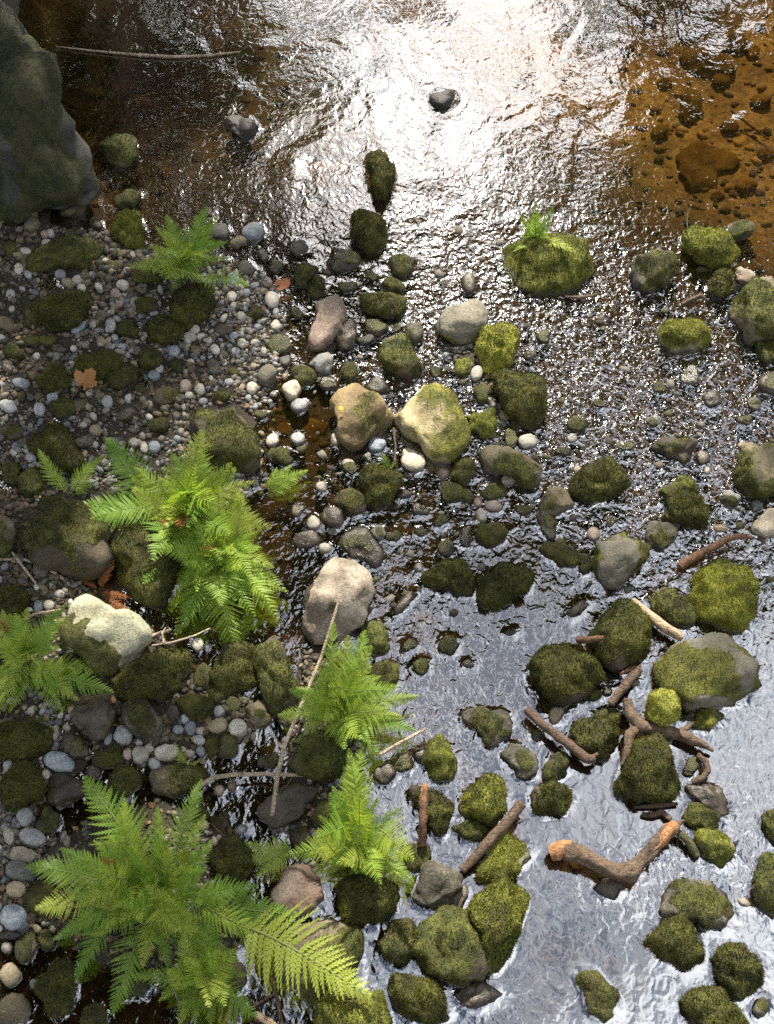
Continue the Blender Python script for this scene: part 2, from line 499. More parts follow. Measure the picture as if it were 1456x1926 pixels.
# ------------------------------------------------------------------ rocks: kind, height factor, outline as measured (polygon, or e = ellipse cx cy rx ry turn)
ROCKS = """
u 1.0 -120,60 -60,10 0,32 35,92 42,125 95,185 122,230 160,300 155,345 110,382 40,368 -60,380 -140,250|dark slab-sided boulder with a pale patch, at the water's edge beside the black pool
m .8 e 12 326 32 30 0
d .7 e 42 388 34 26 0
t .8 192,275 205,255 222,245 255,265 250,285 262,295 235,312 200,305|wet half-mossy rock alone in the brown shallows beside the dark slab-sided boulder
x .6 422,220 470,216 490,240 470,262 452,266 430,245|black four-cornered stone standing in the white glare
x .6 808,190 825,165 855,168 857,186 835,204 815,204|black rounded stone ringed by ripples in the brightest glare
m 1.2 690,285 700,282 742,315 738,345 715,375 697,345|dark upright wedge of mossy rock at the lower edge of the glare
m .9 663,405 672,395 690,402 700,412 712,406 727,410 726,445 708,465 690,465 668,445|heart-shaped dark mossy rock in the brown shallows
t .9 105,380 125,363 155,362 168,380 150,410 115,405
m .6 e 240 372 30 16 -25
b 1.1 215,425 225,405 245,397 265,405 273,430 265,462 240,470 218,455|upright olive mossy rock between the two small shaded ferns' gravel and the shallows
t .4 45,490 80,470 110,445 150,450 190,460 210,480 185,505 140,500 90,505 50,510
m .6 73,600 85,570 110,553 150,553 165,575 160,600 130,620 90,622
m .6 45,590 60,565 82,562 75,600 65,620 45,610
m .8 325,570 340,545 370,540 400,545 400,575 385,600 350,612 328,600|dark mossy rock under the small fern on the gravel bar
m .6 252,570 265,557 295,560 298,578 275,592 255,590
t .5 e 275 520 32 13 0
m .6 e 244 620 22 18 0
m .6 e 305 622 36 22 0
m .6 135,690 160,668 205,660 225,680 205,705 165,712 140,708
m .7 193,717 207,697 235,680 255,692 253,715 225,730 200,730
m .6 67,715 85,692 115,688 135,705 130,730 90,735
m .6 e 283 672 22 20 0
m .5 e 312 745 27 18 -10
m .5 e 117 770 28 18 0
m .5 42,830 60,805 95,795 120,815 150,850 155,880 120,890 70,860
m .6 e 27 815 22 14 -10
t .7 345,800 370,775 410,772 440,775 465,780 478,820 483,870 470,895 430,890 380,850|broad half-mossy boulder just behind the tallest frond of the middle fern
m .8 e 58 908 27 27 0
m .8 e 20 893 17 22 0
m .7 30,985 55,950 100,938 140,945 190,965 215,1000 205,1050 180,1080 150,1090 110,1075 65,1040|big olive mossy boulder with the dead brown fern at its foot
t .6 e 0 1008 32 40 0
m .7 215,1010 240,985 280,1000 330,1040 335,1090 310,1120 280,1142 235,1100 215,1050|shaded mossy boulder under the lowest drooping frond of the middle fern
l .75 118,1180 130,1145 155,1128 190,1133 230,1150 265,1170 282,1200 275,1235 250,1252 200,1260 160,1245 125,1215|rounded cream boulder with patches of moss, largest pale stone on the bank
m .6 215,1262 270,1240 320,1215 350,1225 358,1260 340,1300 300,1322 245,1310 205,1285|brown mossy rock tucked under the cream moss-patched boulder
d .7 133,1350 145,1325 180,1315 215,1320 228,1345 215,1380 185,1398 150,1390|dark brown rounded rock beside the grey oblong one below the cream boulder
k .7 225,1330 245,1315 265,1315 290,1340 315,1375 310,1390 275,1395 240,1365|grey oblong rock leaning among pale pebbles below the cream boulder
m .6 -20,1375 20,1362 60,1360 90,1375 100,1405 85,1425 40,1430 -20,1425
m .6 5,1490 20,1450 40,1432 70,1432 80,1460 78,1500 50,1520 10,1515
d .6 118,1395 130,1378 150,1390 172,1410 172,1430 140,1432 122,1415
m .6 e 202 1427 28 20 -5
d .5 80,1480 95,1460 140,1455 165,1470 160,1500 130,1518 90,1515
m .5 195,1490 205,1455 235,1440 265,1450 272,1475 245,1495 215,1505
t .6 277,1460 300,1445 345,1437 390,1445 398,1470 365,1490 310,1500 280,1490
m .6 337,1325 350,1305 385,1305 398,1325 385,1350 355,1355
m .6 400,1265 425,1220 455,1208 480,1215 482,1275 465,1305 430,1300 405,1285
t .8 482,1225 490,1192 515,1190 535,1220 555,1255 560,1310 545,1350 510,1335 490,1290|tall olive-brown rock standing behind the long thin bare stick
t .8 460,1340 475,1322 493,1316 505,1345 515,1355 500,1368 470,1365
m .7 e 400 1403 13 21 0
d .6 e 428 1403 22 26 0
m .5 e 385 1275 20 28 0
m .5 e 408 1305 20 18 0
d .5 e 438 1325 16 16 0
m .6 e 505 1430 24 15 -10
t .9 537,1430 560,1400 600,1378 645,1390 652,1430 640,1455 600,1467 560,1455|grey-patched mossy rock right beneath the centre fern, above the black pool
d .45 480,1530 515,1480 560,1462 597,1480 590,1510 560,1545 510,1560|flat wet black rock beside the lower end of the long bare stick
t .6 e 620 1535 33 22 0
m .7 e 567 1575 20 20 0
p .5 500,1700 520,1650 560,1630 600,1650 608,1690 580,1715 540,1725|low brown rock between the big fern clump and the small bright fern
m .7 635,1670 655,1650 720,1640 745,1665 747,1710 725,1735 690,1737 640,1715|dark mossy rock under the small bright fern, at the white water's edge
t .42 520,1760 560,1735 620,1722 665,1730 680,1770 686,1850 650,1870 590,1870 540,1850 515,1800|broad brownish boulder under the long outstretched frond of the big fern clump
b .8 597,1900 620,1870 660,1858 720,1860 730,1890 740,1940 735,1990 600,1990|sunlit yellow-green square-topped rock cut off by the bottom edge of the photo
m .7 710,1770 735,1740 750,1730 785,1735 792,1755 775,1785 765,1808 735,1805
t .9 785,1790 800,1740 830,1715 865,1715 900,1740 912,1790 910,1840 885,1855 840,1840 800,1825|large brown mossy boulder pressed against a tall bright green one by the pool
b 1.1 880,1715 900,1685 950,1660 970,1655 995,1690 970,1745 960,1790 930,1832 913,1820 912,1785 890,1745|tall bright green mossy rock at the edge of the pale blue pool
m .8 733,1850 745,1838 790,1835 825,1855 855,1900 845,1920 790,1920 745,1895|dark mossy rock pointing into the pale pool, close to the bottom edge
d .5 850,1865 880,1855 910,1845 945,1862 920,1890 900,1905 865,1890
k .8 768,1680 785,1640 815,1622 850,1630 866,1655 865,1680 840,1710 800,1710|grainy grey-brown rock in white water beside the tip of the small bright fern
d .9 e 866 1690 12 27 20
m .7 e 785 1612 28 25 0
b .7 895,1650 910,1610 940,1570 965,1580 975,1590 1012,1590 1000,1610 980,1630 960,1650 920,1658|pointed bright mossy rock under the straight slanting stick
m .8 768,1500 775,1480 800,1482 830,1488 852,1510 845,1550 835,1578 815,1570 800,1530|mossy rock with a short upright stick lying across it
b .9 855,1525 870,1490 905,1458 935,1465 952,1490 955,1530 930,1547 895,1545|rounded bright mossy rock at the upper end of the straight slanting stick
m .6 853,1555 880,1542 910,1548 923,1565 910,1585 870,1578
m .8 997,1500 1005,1475 1030,1470 1050,1485 1077,1488 1078,1505 1060,1530 1020,1535 1000,1525|dark smooth mossy rock alone on the white water above the driftwood
b .9 800,1435 805,1400 820,1390 840,1395 857,1425 850,1455 825,1468 805,1455|egg-shaped mossy rock in the stream beside the centre fern
d .7 e 725 1455 22 20 0
d .7 e 757 1437 22 18 0
d .6 e 790 1423 14 16 0
k .7 862,1348 880,1335 920,1330 950,1330 965,1355 950,1385 925,1405 890,1370|grainy triangular rock in the rippled white water
k .5 945,1420 955,1395 980,1398 1010,1430 1015,1460 1000,1472 970,1462
m .7 1022,1445 1035,1415 1060,1405 1078,1425 1072,1450 1050,1470 1030,1465
m .8 1062,1385 1080,1360 1115,1352 1155,1355 1170,1375 1165,1405 1135,1420 1095,1415|oval dark green rock touched by a fallen dark stick
m .5 e 1143 1345 33 14 -8
m 1.0 987,1258 1010,1235 1040,1215 1070,1207 1100,1215 1115,1240 1128,1275 1110,1305 1065,1322 1035,1315 1010,1285|large pointed-sided mossy boulder beside white ripples, with two pebbles at its foot
m .9 1115,1190 1120,1160 1150,1143 1185,1142 1205,1165 1215,1200 1220,1230 1195,1250 1160,1262 1130,1235|tall mossy boulder with a reddish stick on its side
c .7 1235,1270 1250,1225 1275,1208 1330,1205 1385,1210 1420,1245 1427,1290 1405,1318 1350,1328 1290,1325 1250,1305|broadest dome-shaped boulder in the stream, thinly mossed
y 1.3 e 1245 1335 28 34 0|yellow-green egg-shaped stone perched on the forked driftwood
b .6 1300,1370 1310,1340 1345,1330 1370,1350 1345,1365 1325,1375|small bright angular mossy stone beyond the yellow egg-shaped stone
m 1.0 1163,1465 1175,1430 1200,1400 1230,1397 1255,1415 1272,1450 1280,1490 1260,1505 1200,1502 1170,1490|domed mossy boulder just under the forked driftwood
d .7 1280,1450 1300,1420 1320,1418 1322,1440 1300,1465 1285,1462
d .6 1280,1480 1310,1470 1350,1475 1370,1500 1372,1530 1350,1535 1310,1505
m .8 1285,1530 1300,1510 1330,1508 1350,1525 1355,1560 1330,1570 1300,1555
b .9 1307,1580 1315,1565 1345,1565 1375,1577 1390,1600 1380,1620 1350,1628 1320,1612|cracked bright green rock at the end of the mossy stick
t .7 1415,1660 1430,1615 1456,1605 1480,1640 1480,1700 1456,1735 1435,1715 1420,1690
k .5 1245,1705 1255,1670 1280,1652 1330,1660 1385,1685 1388,1720 1375,1755 1340,1745 1300,1735 1265,1725|flat grainy brown-grey rock awash in the sparkling water below the driftwood
m .9 1222,1768 1250,1735 1280,1718 1300,1730 1318,1770 1317,1812 1290,1815 1250,1795|triangular dark mossy rock at the edge of the pale blue pool
m .9 1350,1800 1355,1785 1380,1778 1405,1790 1425,1800 1434,1830 1425,1865 1400,1878 1365,1865 1350,1840
m .8 1290,1880 1300,1863 1345,1865 1375,1890 1410,1925 1400,1960 1320,1960 1300,1915|dark mossy rock cut by the bottom edge beyond the pale blue pool
k .7 e 1430 1895 18 20 0
m .6 1080,1825 1095,1822 1120,1828 1135,1850 1165,1880 1165,1905 1140,1920 1110,1905 1100,1870 1085,1845|peanut-shaped mossy rock alone in the pale blue pool
d .6 e 1147 1670 30 19 5
m .7 e 1458 1555 24 30 0
m .8 1068,915 1085,892 1120,877 1160,880 1188,900 1180,920 1150,938 1110,940 1085,930|leaf-shaped dark mossy rock among the glitter
t .8 1015,945 1030,925 1055,920 1078,935 1075,955 1045,970 1020,962
m .6 1217,840 1235,828 1270,832 1300,822 1312,835 1305,855 1285,872 1250,855
b .7 1242,925 1260,905 1290,900 1315,898 1320,915 1290,930 1260,943
m 1.0 1240,970 1262,950 1275,925 1300,918 1320,940 1337,970 1330,990 1290,985 1250,980|dark peaked mossy rock leaning over a greyer one in the glitter
k .6 1215,1010 1220,985 1240,970 1280,985 1270,1020 1240,1040 1220,1035
c .8 1108,1050 1130,1015 1160,1000 1190,1005 1215,1020 1228,1035 1210,1065 1180,1090 1150,1100 1120,1090|square-shouldered grey-green boulder between glitter and white water
m .6 1018,1035 1035,1018 1065,1020 1085,1045 1080,1065 1050,1062 1030,1050
m .6 e 1100 1062 13 20 0
k .4 1005,955 1030,965 1055,985 1057,1010 1030,1015 1012,990
t .9 1378,890 1400,850 1425,835 1456,833 1490,860 1490,910 1456,938 1415,938 1390,920|big half-mossy boulder cut by the photo's edge above two round grey stones
g .9 e 1374 941 17 18 0
g .9 e 1421 952 12 12 0
w .8 1418,985 1430,965 1456,953 1490,970 1485,1005 1440,1008 1420,1000|cream stone at the photo's edge by the end of the crooked stick
y .9 1298,1125 1310,1085 1335,1065 1365,1065 1400,1080 1425,1110 1425,1155 1405,1178 1370,1170 1320,1155|big sunlit yellow-green mossy boulder
b .6 1313,1075 1330,1055 1360,1050 1378,1062 1350,1078
t .6 1207,1125 1230,1105 1260,1110 1290,1130 1308,1160 1300,1185 1270,1185 1235,1155|oval mossy rock lying alongside the pale peeled stick
k .5 1062,1160 1075,1140 1095,1130 1107,1120 1108,1135 1090,1160 1072,1170
m .8 895,1110 900,1085 945,1065 960,1065 970,1072 1000,1075 1003,1095 985,1115 930,1140 905,1135|dark angular mossy rock surrounded by bright white water
m .7 893,1010 900,990 935,980 955,998 950,1015 915,1030 895,1025
m .7 793,1090 805,1065 825,1048 860,1058 890,1085 892,1110 870,1118 830,1108 800,1102|flat-topped mossy rock at the dark edge of the white water
m .9 672,905 680,885 705,878 745,895 748,915 730,945 710,958 690,945
m .8 633,945 640,928 660,922 685,940 688,960 670,972 650,965
d .8 e 628 971 23 20 0
d .3 626,1025 655,995 690,990 715,1030 722,1055 700,1068 660,1055
d .5 e 578 1017 28 16 -10
m .8 845,885 860,865 885,860 905,880 900,895 870,908 850,900
m .5 822,915 835,905 870,908 890,930 875,945 840,940
t .7 892,862 910,845 920,835 960,850 1000,862 1020,885 1010,905 985,912 960,895 915,885|long mossy slab with a pale stone resting on its near edge
t .6 905,928 920,910 945,905 960,925 950,935 920,940
q 1.0 568,1175 575,1125 600,1080 620,1052 655,1050 680,1065 690,1095 703,1130 690,1160 665,1180 640,1200 600,1212 575,1195|pale pinkish-grey boulder with the bare stick's tip lying on it
d .4 735,1160 752,1128 790,1098 796,1108 765,1142 742,1170
t .6 680,1180 710,1165 725,1180 730,1215 715,1240 690,1230
m .6 e 845 1213 19 20 0
d .5 e 877 1013 16 19 0
d .6 e 838 1033 15 18 0
m .6 695,1260 720,1243 748,1245 750,1290 730,1300 705,1280
m .5 e 793 1253 18 17 0
t .6 518,1345 540,1330 565,1340 575,1360 545,1370 522,1362
c .9 818,605 835,580 865,565 895,570 913,595 912,625 890,642 850,640 825,625|rounded grey-topped boulder with a mossy rim beside the rippling run
y 1.0 898,660 915,625 945,615 970,620 980,640 960,675 935,700 905,695|bright yellow-green rock leaning beside the grey-topped boulder
m .9 928,715 950,705 990,700 1015,720 1023,755 1010,790 985,795 955,770 935,740|large dark green angular rock between pale pebbles and the glitter
b .8 880,780 895,770 925,775 937,790 930,815 905,820 885,810
o .72 625,760 640,720 660,712 690,735 725,755 745,775 735,805 700,825 660,838 635,820 630,785|ochre-brown boulder with a tiny yellow leaf on it
s .7 740,775 760,735 790,725 830,740 870,775 885,805 870,840 835,868 800,855 760,820 743,795|sunlit straw-coloured angular boulder touching the ochre one
p .9 580,640 595,590 615,555 635,560 650,600 640,620 610,650 590,655|pinkish-brown pointed rock on the edge of the gravel bar
t .7 714,660 730,640 760,635 775,660 800,690 790,708 750,705 720,690
m .6 675,575 690,555 750,550 762,570 755,595 720,600 690,590
d .6 680,605 700,600 725,605 735,625 710,635 690,625
k .8 e 778 628 17 21 0
m .7 733,490 745,478 785,482 775,505 755,522 738,510
m .8 e 738 538 23 15 0
d .5 620,490 635,465 655,460 680,485 678,505 640,512 622,505
m .7 548,530 560,505 580,493 597,505 585,530 560,545
m .7 e 595 542 18 22 0
d .6 e 564 468 21 15 0
d .7 620,650 640,610 665,600 675,630 665,655 640,658
g .8 577,680 590,662 615,660 630,685 620,705 595,698
m .6 e 571 705 28 18 20
w .8 e 549 733 17 20 10
G .7 e 563 763 18 12 -15
m .7 e 657 700 18 16 0
d .6 e 713 728 27 15 10
d .5 e 617 723 18 14 0
d .7 e 881 532 12 19 -10
k .8 e 502 705 18 22 10
d .6 e 523 647 21 20 0
b .6 e 871 690 18 18 0
t .8 e 908 740 15 19 10
W .8 e 897 702 11 15 20
T .8 e 951 782 14 11 0
k .8 e 972 798 14 13 0
W .8 e 993 832 19 15 0
d .7 e 960 825 14 21 0
d .8 e 1022 635 12 13 0
d .6 e 996 669 14 9 -15
w .7 e 775 865 26 19 25
B .7 e 708 838 19 14 -10
P .7 e 833 891 13 11 0
W .7 e 958 902 17 12 -20
P .7 e 929 953 18 11 5
P .7 e 899 946 9 10 0
W .8 e 905 970 11 13 -20
W .7 e 605 916 12 10 0
W .8 e 590 985 14 13 0
g .7 e 711 1003 17 15 0
W .7 e 611 1032 14 10 0
W .6 e 655 872 12 8 0
G .8 e 788 1068 9 9 0
b .42 948,490 950,465 965,455 1000,462 1060,462 1110,455 1128,470 1128,490 1100,515 1060,535 1010,543 970,530|long smooth mossy boulder with a small fern growing behind it
k .8 1190,515 1200,490 1225,475 1255,475 1267,500 1255,530 1230,550 1205,545|dark grey grainy rock in sparkling water beyond the long fern-topped boulder
b .8 1280,465 1285,440 1300,430 1340,440 1370,460 1390,475 1375,497 1340,500 1305,485|bright ridged mossy rock at the edge of the amber shallows
m .8 1332,540 1340,515 1365,510 1385,530 1383,550 1355,560 1338,555
q .8 1377,510 1395,505 1420,515 1420,530 1400,537 1385,525|small pinkish wedge of stone beyond the round mossy one at the amber shallows
t .8 1372,585 1385,555 1410,540 1456,530 1500,560 1500,620 1456,640 1410,635 1385,610|large brown-mossed boulder cut by the photo's edge near the amber shallows
m .7 e 1455 655 36 24 0
m .6 e 1393 435 27 17 -15
b .8 1243,635 1250,610 1280,600 1315,605 1337,625 1325,648 1295,660 1260,655|lens-shaped bright green rock islanded in the thickest glitter
d .2 e 1300 705 20 22 0
d .6 e 1340 752 19 16 0
m .6 e 1086 797 20 15 10
g .6 e 1228 793 13 11 0
d .6 e 1452 720 25 20 0
d .7 e 1322 862 13 13 0
P .6 e 1398 838 11 9 0
W .7 e 1330 886 7 9 0
T .6 e 1355 994 14 8 10
P .7 e 1116 1006 13 13 0
P .7 e 1086 885 9 9 0
G .6 e 1076 825 11 9 0
G .7 e 1181 1110 9 8 0
k .7 e 1118 1307 16 11 -15
k .7 e 1143 1300 9 13 15
T .7 e 1047 1345 14 19 40
W .7 e 1194 1284 9 9 0
d .7 e 1013 1383 13 13 0
G .7 e 1258 1395 8 7 0
W .7 e 1400 1698 14 8 25
B .8 e 26 1724 25 24 0|smooth blue-grey stone with a rounded triangular face beside the big fern clump
T .8 e 31 1673 19 15 0
G .8 e 47 1537 15 18 15
g .7 e 90 1545 24 26 0
G .7 e 62 1575 27 18 10
q .6 e 41 1608 26 17 0
g .6 e 40 1640 32 17 20
W .8 e 17 1573 10 17 -15
T .8 e 20 1833 21 23 0|round tan stone in the dark water by the lower corner
W .8 e 13 1783 11 12 0
G .8 e 64 1851 9 10 0
d .6 e 50 1783 23 28 10
D .6 e 20 1759 24 9 0
t .5 0,1890 20,1865 45,1870 65,1895 50,1915 10,1930 -30,1920
m .7 78,1840 95,1810 125,1800 142,1840 140,1890 115,1918 90,1905 78,1870
m .7 e 175 1915 25 28 0
m .5 212,1850 230,1825 270,1820 292,1850 270,1875 225,1875
q .7 e 445 1835 20 30 0
m .6 e 440 1620 40 40 0
m .5 e 82 1690 40 33 0
m .5 e 88 1770 20 20 0
G .7 e 453 1561 15 10 -25
T .7 e 381 1553 12 10 0
t .7 e 373 1535 22 14 -20
m .5 e 415 1547 24 18 0
P .8 e 412 1488 11 12 0
P .8 e 437 1479 9 13 0
G .8 e 232 1384 18 19 0|round white-grey cobble between the dark brown rock and the grey oblong rock
B .8 e 112 1434 30 19 12|large smooth blue-grey oval cobble on the bank, biggest of the smooth ones
B .8 e 204 1390 8 13 20
W .8 e 264 1420 16 17 0
W .7 e 314 1415 25 15 -10
G .8 e 291 1437 14 12 20
T .7 e 410 1364 21 14 -20
W .8 e 447 1368 18 16 -15
G .8 e 412 1338 11 11 0
B .8 e 358 1370 11 13 0
G .7 e 374 1392 13 9 15
B .7 e 378 1413 10 11 -20
B .8 e 335 1373 11 10 0
B .8 e 348 1353 8 10 0
P .7 e 378 1375 10 9 0
W .8 e 372 1213 13 14 0
G .7 e 261 1395 9 8 0
P .7 e 281 1408 10 9 20
P .7 e 240 1418 9 12 0
W .8 e 87 1457 8 11 0
G .7 e 15 1446 9 20 10
D .7 e 325 1340 14 14 0
D .7 e 177 1453 16 12 20
W .7 e 332 1310 7 8 0
g .7 e 93 1272 20 18 30
G .8 e 190 1510 11 10 0
B .8 e 238 1505 11 9 -20
W .8 e 104 1380 9 18 15
T .7 e 128 533 13 9 15
B .8 e 477 436 22 17 -20|smooth blue-grey stone rimmed with light at the water's edge by the gravel bar
D .8 e 414 436 18 15 10
W .8 e 512 563 13 14 0
B .7 e 438 527 12 13 -30
W .7 e 232 537 13 9 0
P .7 e 218 553 12 9 30
G .8 e 208 612 10 13 0
B .6 e 148 617 19 9 -40
W .7 e 35 506 8 11 0
B .7 e 39 720 17 9 10
G .8 e 75 771 12 13 0
G .7 e 15 764 17 12 10
B .7 e 99 749 11 10 0
D .6 e 402 690 11 16 -30
P .7 e 349 725 11 12 0
B .7 e 290 706 12 9 0
B .7 e 327 661 13 11 0
G .7 e 202 755 10 12 0
D .7 e 462 507 17 16 0
T .7 e 179 809 12 10 0
D .7 e 537 678 13 12 0
W .7 e 519 612 10 10 0
B .8 e 291 842 12 12 0
W .7 e 252 833 10 9 0
W .7 e 271 842 8 13 -10
G .7 e 58 861 11 10 0
D .7 e 77 1073 16 15 0
B .8 e 72 1141 9 12 10
W .7 e 92 1138 10 10 0
G .7 e 113 1117 12 7 0
W .7 e 512 829 15 11 -30
m .5 e 18 1130 32 30 0
m .5 e 530 858 28 18 0
W .7 e 631 827 10 13 10
G .7 e 560 826 15 12 10
W .7 e 455 645 9 9 0
G .7 e 443 661 9 8 0
W .7 e 436 557 10 8 0
W .7 e 453 594 9 8 0
W .7 e 366 620 10 9 0
W .7 e 358 634 14 8 10
W .7 e 376 732 10 10 0
W .7 e 474 730 11 12 30
G .7 e 300 693 8 9 0
B .7 e 228 654 9 8 0
G .7 e 216 637 8 8 0
P .7 e 84 440 8 8 0
G .7 e 95 439 8 9 -30
W .7 e 86 459 11 8 -40
W .7 e 48 472 12 6 10
G .7 e 20 555 9 12 10
W .7 e 147 527 11 9 0
G .7 e 114 516 12 9 0
W .7 e 154 541 9 8 0
"""
SUB = """
a .3 e 1330 120 52 26 15|broad flat silt-covered stone under the clear amber water
a .5 e 1300 200 22 32 0|upright egg-shaped amber stone under the clear shallows
a .5 e 1372 240 18 12 0
a .5 1278,285 1300,270 1350,268 1400,295 1390,320 1350,335 1350,365 1310,365 1285,330|biggest sunken amber rock in the clear shallows
a .5 e 1215 33 18 10 0
a .5 e 1388 82 22 17 0
a .5 e 1416 98 13 13 0
a .5 e 1357 155 18 12 10
a .5 e 1430 190 20 12 0
a .5 e 1240 250 18 11 -20
a .5 e 1400 350 22 12 -10
a .5 e 1350 372 14 9 0
a .5 e 1250 160 15 10 0
a .5 e 1290 60 16 11 0
a .5 e 1180 90 14 10 0
a .5 e 1440 290 16 12 0
a .4 e 608 340 48 40 0|large sunken brown boulder beneath the lower edge of the glare
a .5 e 545 640 25 30 0
a .6 e 535 810 19 15 0
a .6 e 588 812 35 24 0|orange sunken rock in the rusty pool beside the ochre boulder
a .4 e 800 1170 40 20 0
a .4 e 600 1120 30 24 0
a .5 e 265 190 16 12 0
a .5 e 180 320 14 12 0
a .5 e 310 330 18 12 0
a .5 e 190 355 20 12 20
"""
LANDMARK = [  # (phrase, x, y) things a reader can find at once
    ("orange maple leaf", 155, 718), ("small gravel-bar fern", 360, 460), ("dark slab-sided boulder", 70, 280), ("upright olive rock", 243, 432),
    ("reddish fallen leaf", 527, 537), ("pinkish-brown pointed rock", 615, 605), ("heart-shaped rock", 695, 430), ("grey-topped boulder", 866, 605),
    ("ochre boulder", 685, 778), ("straw-coloured boulder", 815, 795), ("rusty pool", 580, 790), ("dark green angular rock", 975, 748),
    ("long fern-topped boulder", 1040, 498), ("bright ridged rock", 1335, 465), ("lens-shaped green rock", 1290, 630), ("leaf-shaped mossy rock", 1128, 908),
    ("dark peaked rock", 1290, 955), ("square-shouldered boulder", 1165, 1050), ("sunlit yellow-green boulder", 1365, 1120), ("pale pinkish-grey boulder", 635, 1130),
    ("flat-topped mossy rock", 842, 1083), ("cream moss-patched boulder", 200, 1195), ("olive boulder with dead fern", 120, 1010), ("blue-grey oval cobble", 112, 1434),
    ("grey oblong rock", 268, 1355), ("tall olive-brown rock", 520, 1270), ("long bare stick", 535, 1400), ("grey-patched mossy rock", 598, 1425),
    ("egg-shaped rock in stream", 828, 1430), ("small bright fern", 680, 1590), ("big fern clump", 280, 1690), ("broadest dome-shaped boulder", 1330, 1268),
    ("yellow egg-shaped stone", 1245, 1335), ("curved driftwood log", 1160, 1610), ("cracked green rock", 1347, 1597), ("triangular rock by the pool", 1275, 1770),
    ("brown boulder by the pool", 848, 1785), ("straight slanting stick", 925, 1575), ("blue-grey rounded stone", 26, 1724), ("middle fern", 380, 980),
    ("biggest sunken rock", 1340, 310), ("long slab with pale stone", 955, 872), ("domed boulder under driftwood", 1222, 1450),
]
DESC = {
    'm': 'dark mossy', 'b': 'bright mossy', 'y': 'yellow-green mossy', 't': 'half-mossy brown', 'g': 'bare grey', 'k': 'grainy grey-brown', 'c': 'grey-topped', 'd': 'wet dark', 'w': 'tan',
    'q': 'pale pinkish', 'p': 'pink-brown', 'o': 'ochre', 'l': 'cream', 's': 'straw', 'a': 'sunken amber', 'u': 'dark', 'x': 'black', 'G': 'pale grey', 'B': 'blue-grey', 'W': 'cream', 'P': 'pinkish', 'D': 'dark', 'T': 'tan',
}
ORD = ['', 'second ', 'third ', 'fourth ', 'fifth ', 'sixth ', 'seventh ', 'eighth ', 'ninth ', 'tenth ', 'eleventh ', 'twelfth ', 'thirteenth ', 'fourteenth ', 'fifteenth ', 'sixteenth ', 'seventeenth ',
       'eighteenth ', 'nineteenth ', 'twentieth ', 'twenty-first ', 'twenty-second ', 'twenty-third ', 'twenty-fourth ', 'twenty-fifth ', 'twenty-sixth ', 'twenty-seventh ', 'twenty-eighth ', 'twenty-ninth ', 'thirtieth ']


def parse(txt):
    out = []
    for ln in txt.strip().splitlines():
        body, _, lab = ln.partition('|')
        t = body.split()
        if t[2] == 'e':
            cx, cy, rx, ry, ro = map(float, t[3:8])
            n = 14
            a = np.linspace(0, 2 * np.pi, n, endpoint=False)
            X, Y = rx * np.cos(a), ry * np.sin(a)
            c, s = math.cos(math.radians(ro)), math.sin(math.radians(ro))
            pts = np.stack([cx + X * c - Y * s, cy + X * s + Y * c], 1)
            el = True
        else:
            pts = np.array([[float(v) for v in p.split(',')] for p in t[2:]])
            el = False
        out.append(dict(kind=t[0], hf=float(t[1]), pts=pts, label=lab, ell=el))
    return out


def area_centroid(p):
    x, y = p[:, 0], p[:, 1]
    x2, y2 = np.roll(x, -1), np.roll(y, -1)
    c = x * y2 - x2 * y
    A = c.sum() / 2
    return abs(A), np.array([((x + x2) * c).sum(), ((y + y2) * c).sum()]) / (6 * A)


def radial(poly, c, n=72):
    th = np.linspace(-np.pi, np.pi, n, endpoint=False)
    d = np.stack([np.cos(th), np.sin(th)], 1)
    a = poly - c
    b = np.roll(poly, -1, 0) - c
    e = b - a
    r = np.zeros(n)
    for k in range(len(a)):
        den = d[:, 0] * e[k, 1] - d[:, 1] * e[k, 0]
        den = np.where(np.abs(den) < 1e-12, 1e-12, den)
        t = (a[k, 0] * e[k, 1] - a[k, 1] * e[k, 0]) / den
        s = (a[k, 0] * d[:, 1] - a[k, 1] * d[:, 0]) / den
        ok = (s >= -1e-6) & (s <= 1 + 1e-6) & (t > 0)
        r = np.where(ok & (t > r), t, r)
    r[r == 0] = r[r > 0].mean()
    k = np.array([0.02, 0.13, 0.70, 0.13, 0.02])
    return np.convolve(np.pad(r, 2, mode='wrap'), k, 'valid')


FOOT = []       # footprints of what breaks the water: (cx, cy, radial, level height)
rnd = random.Random(31)


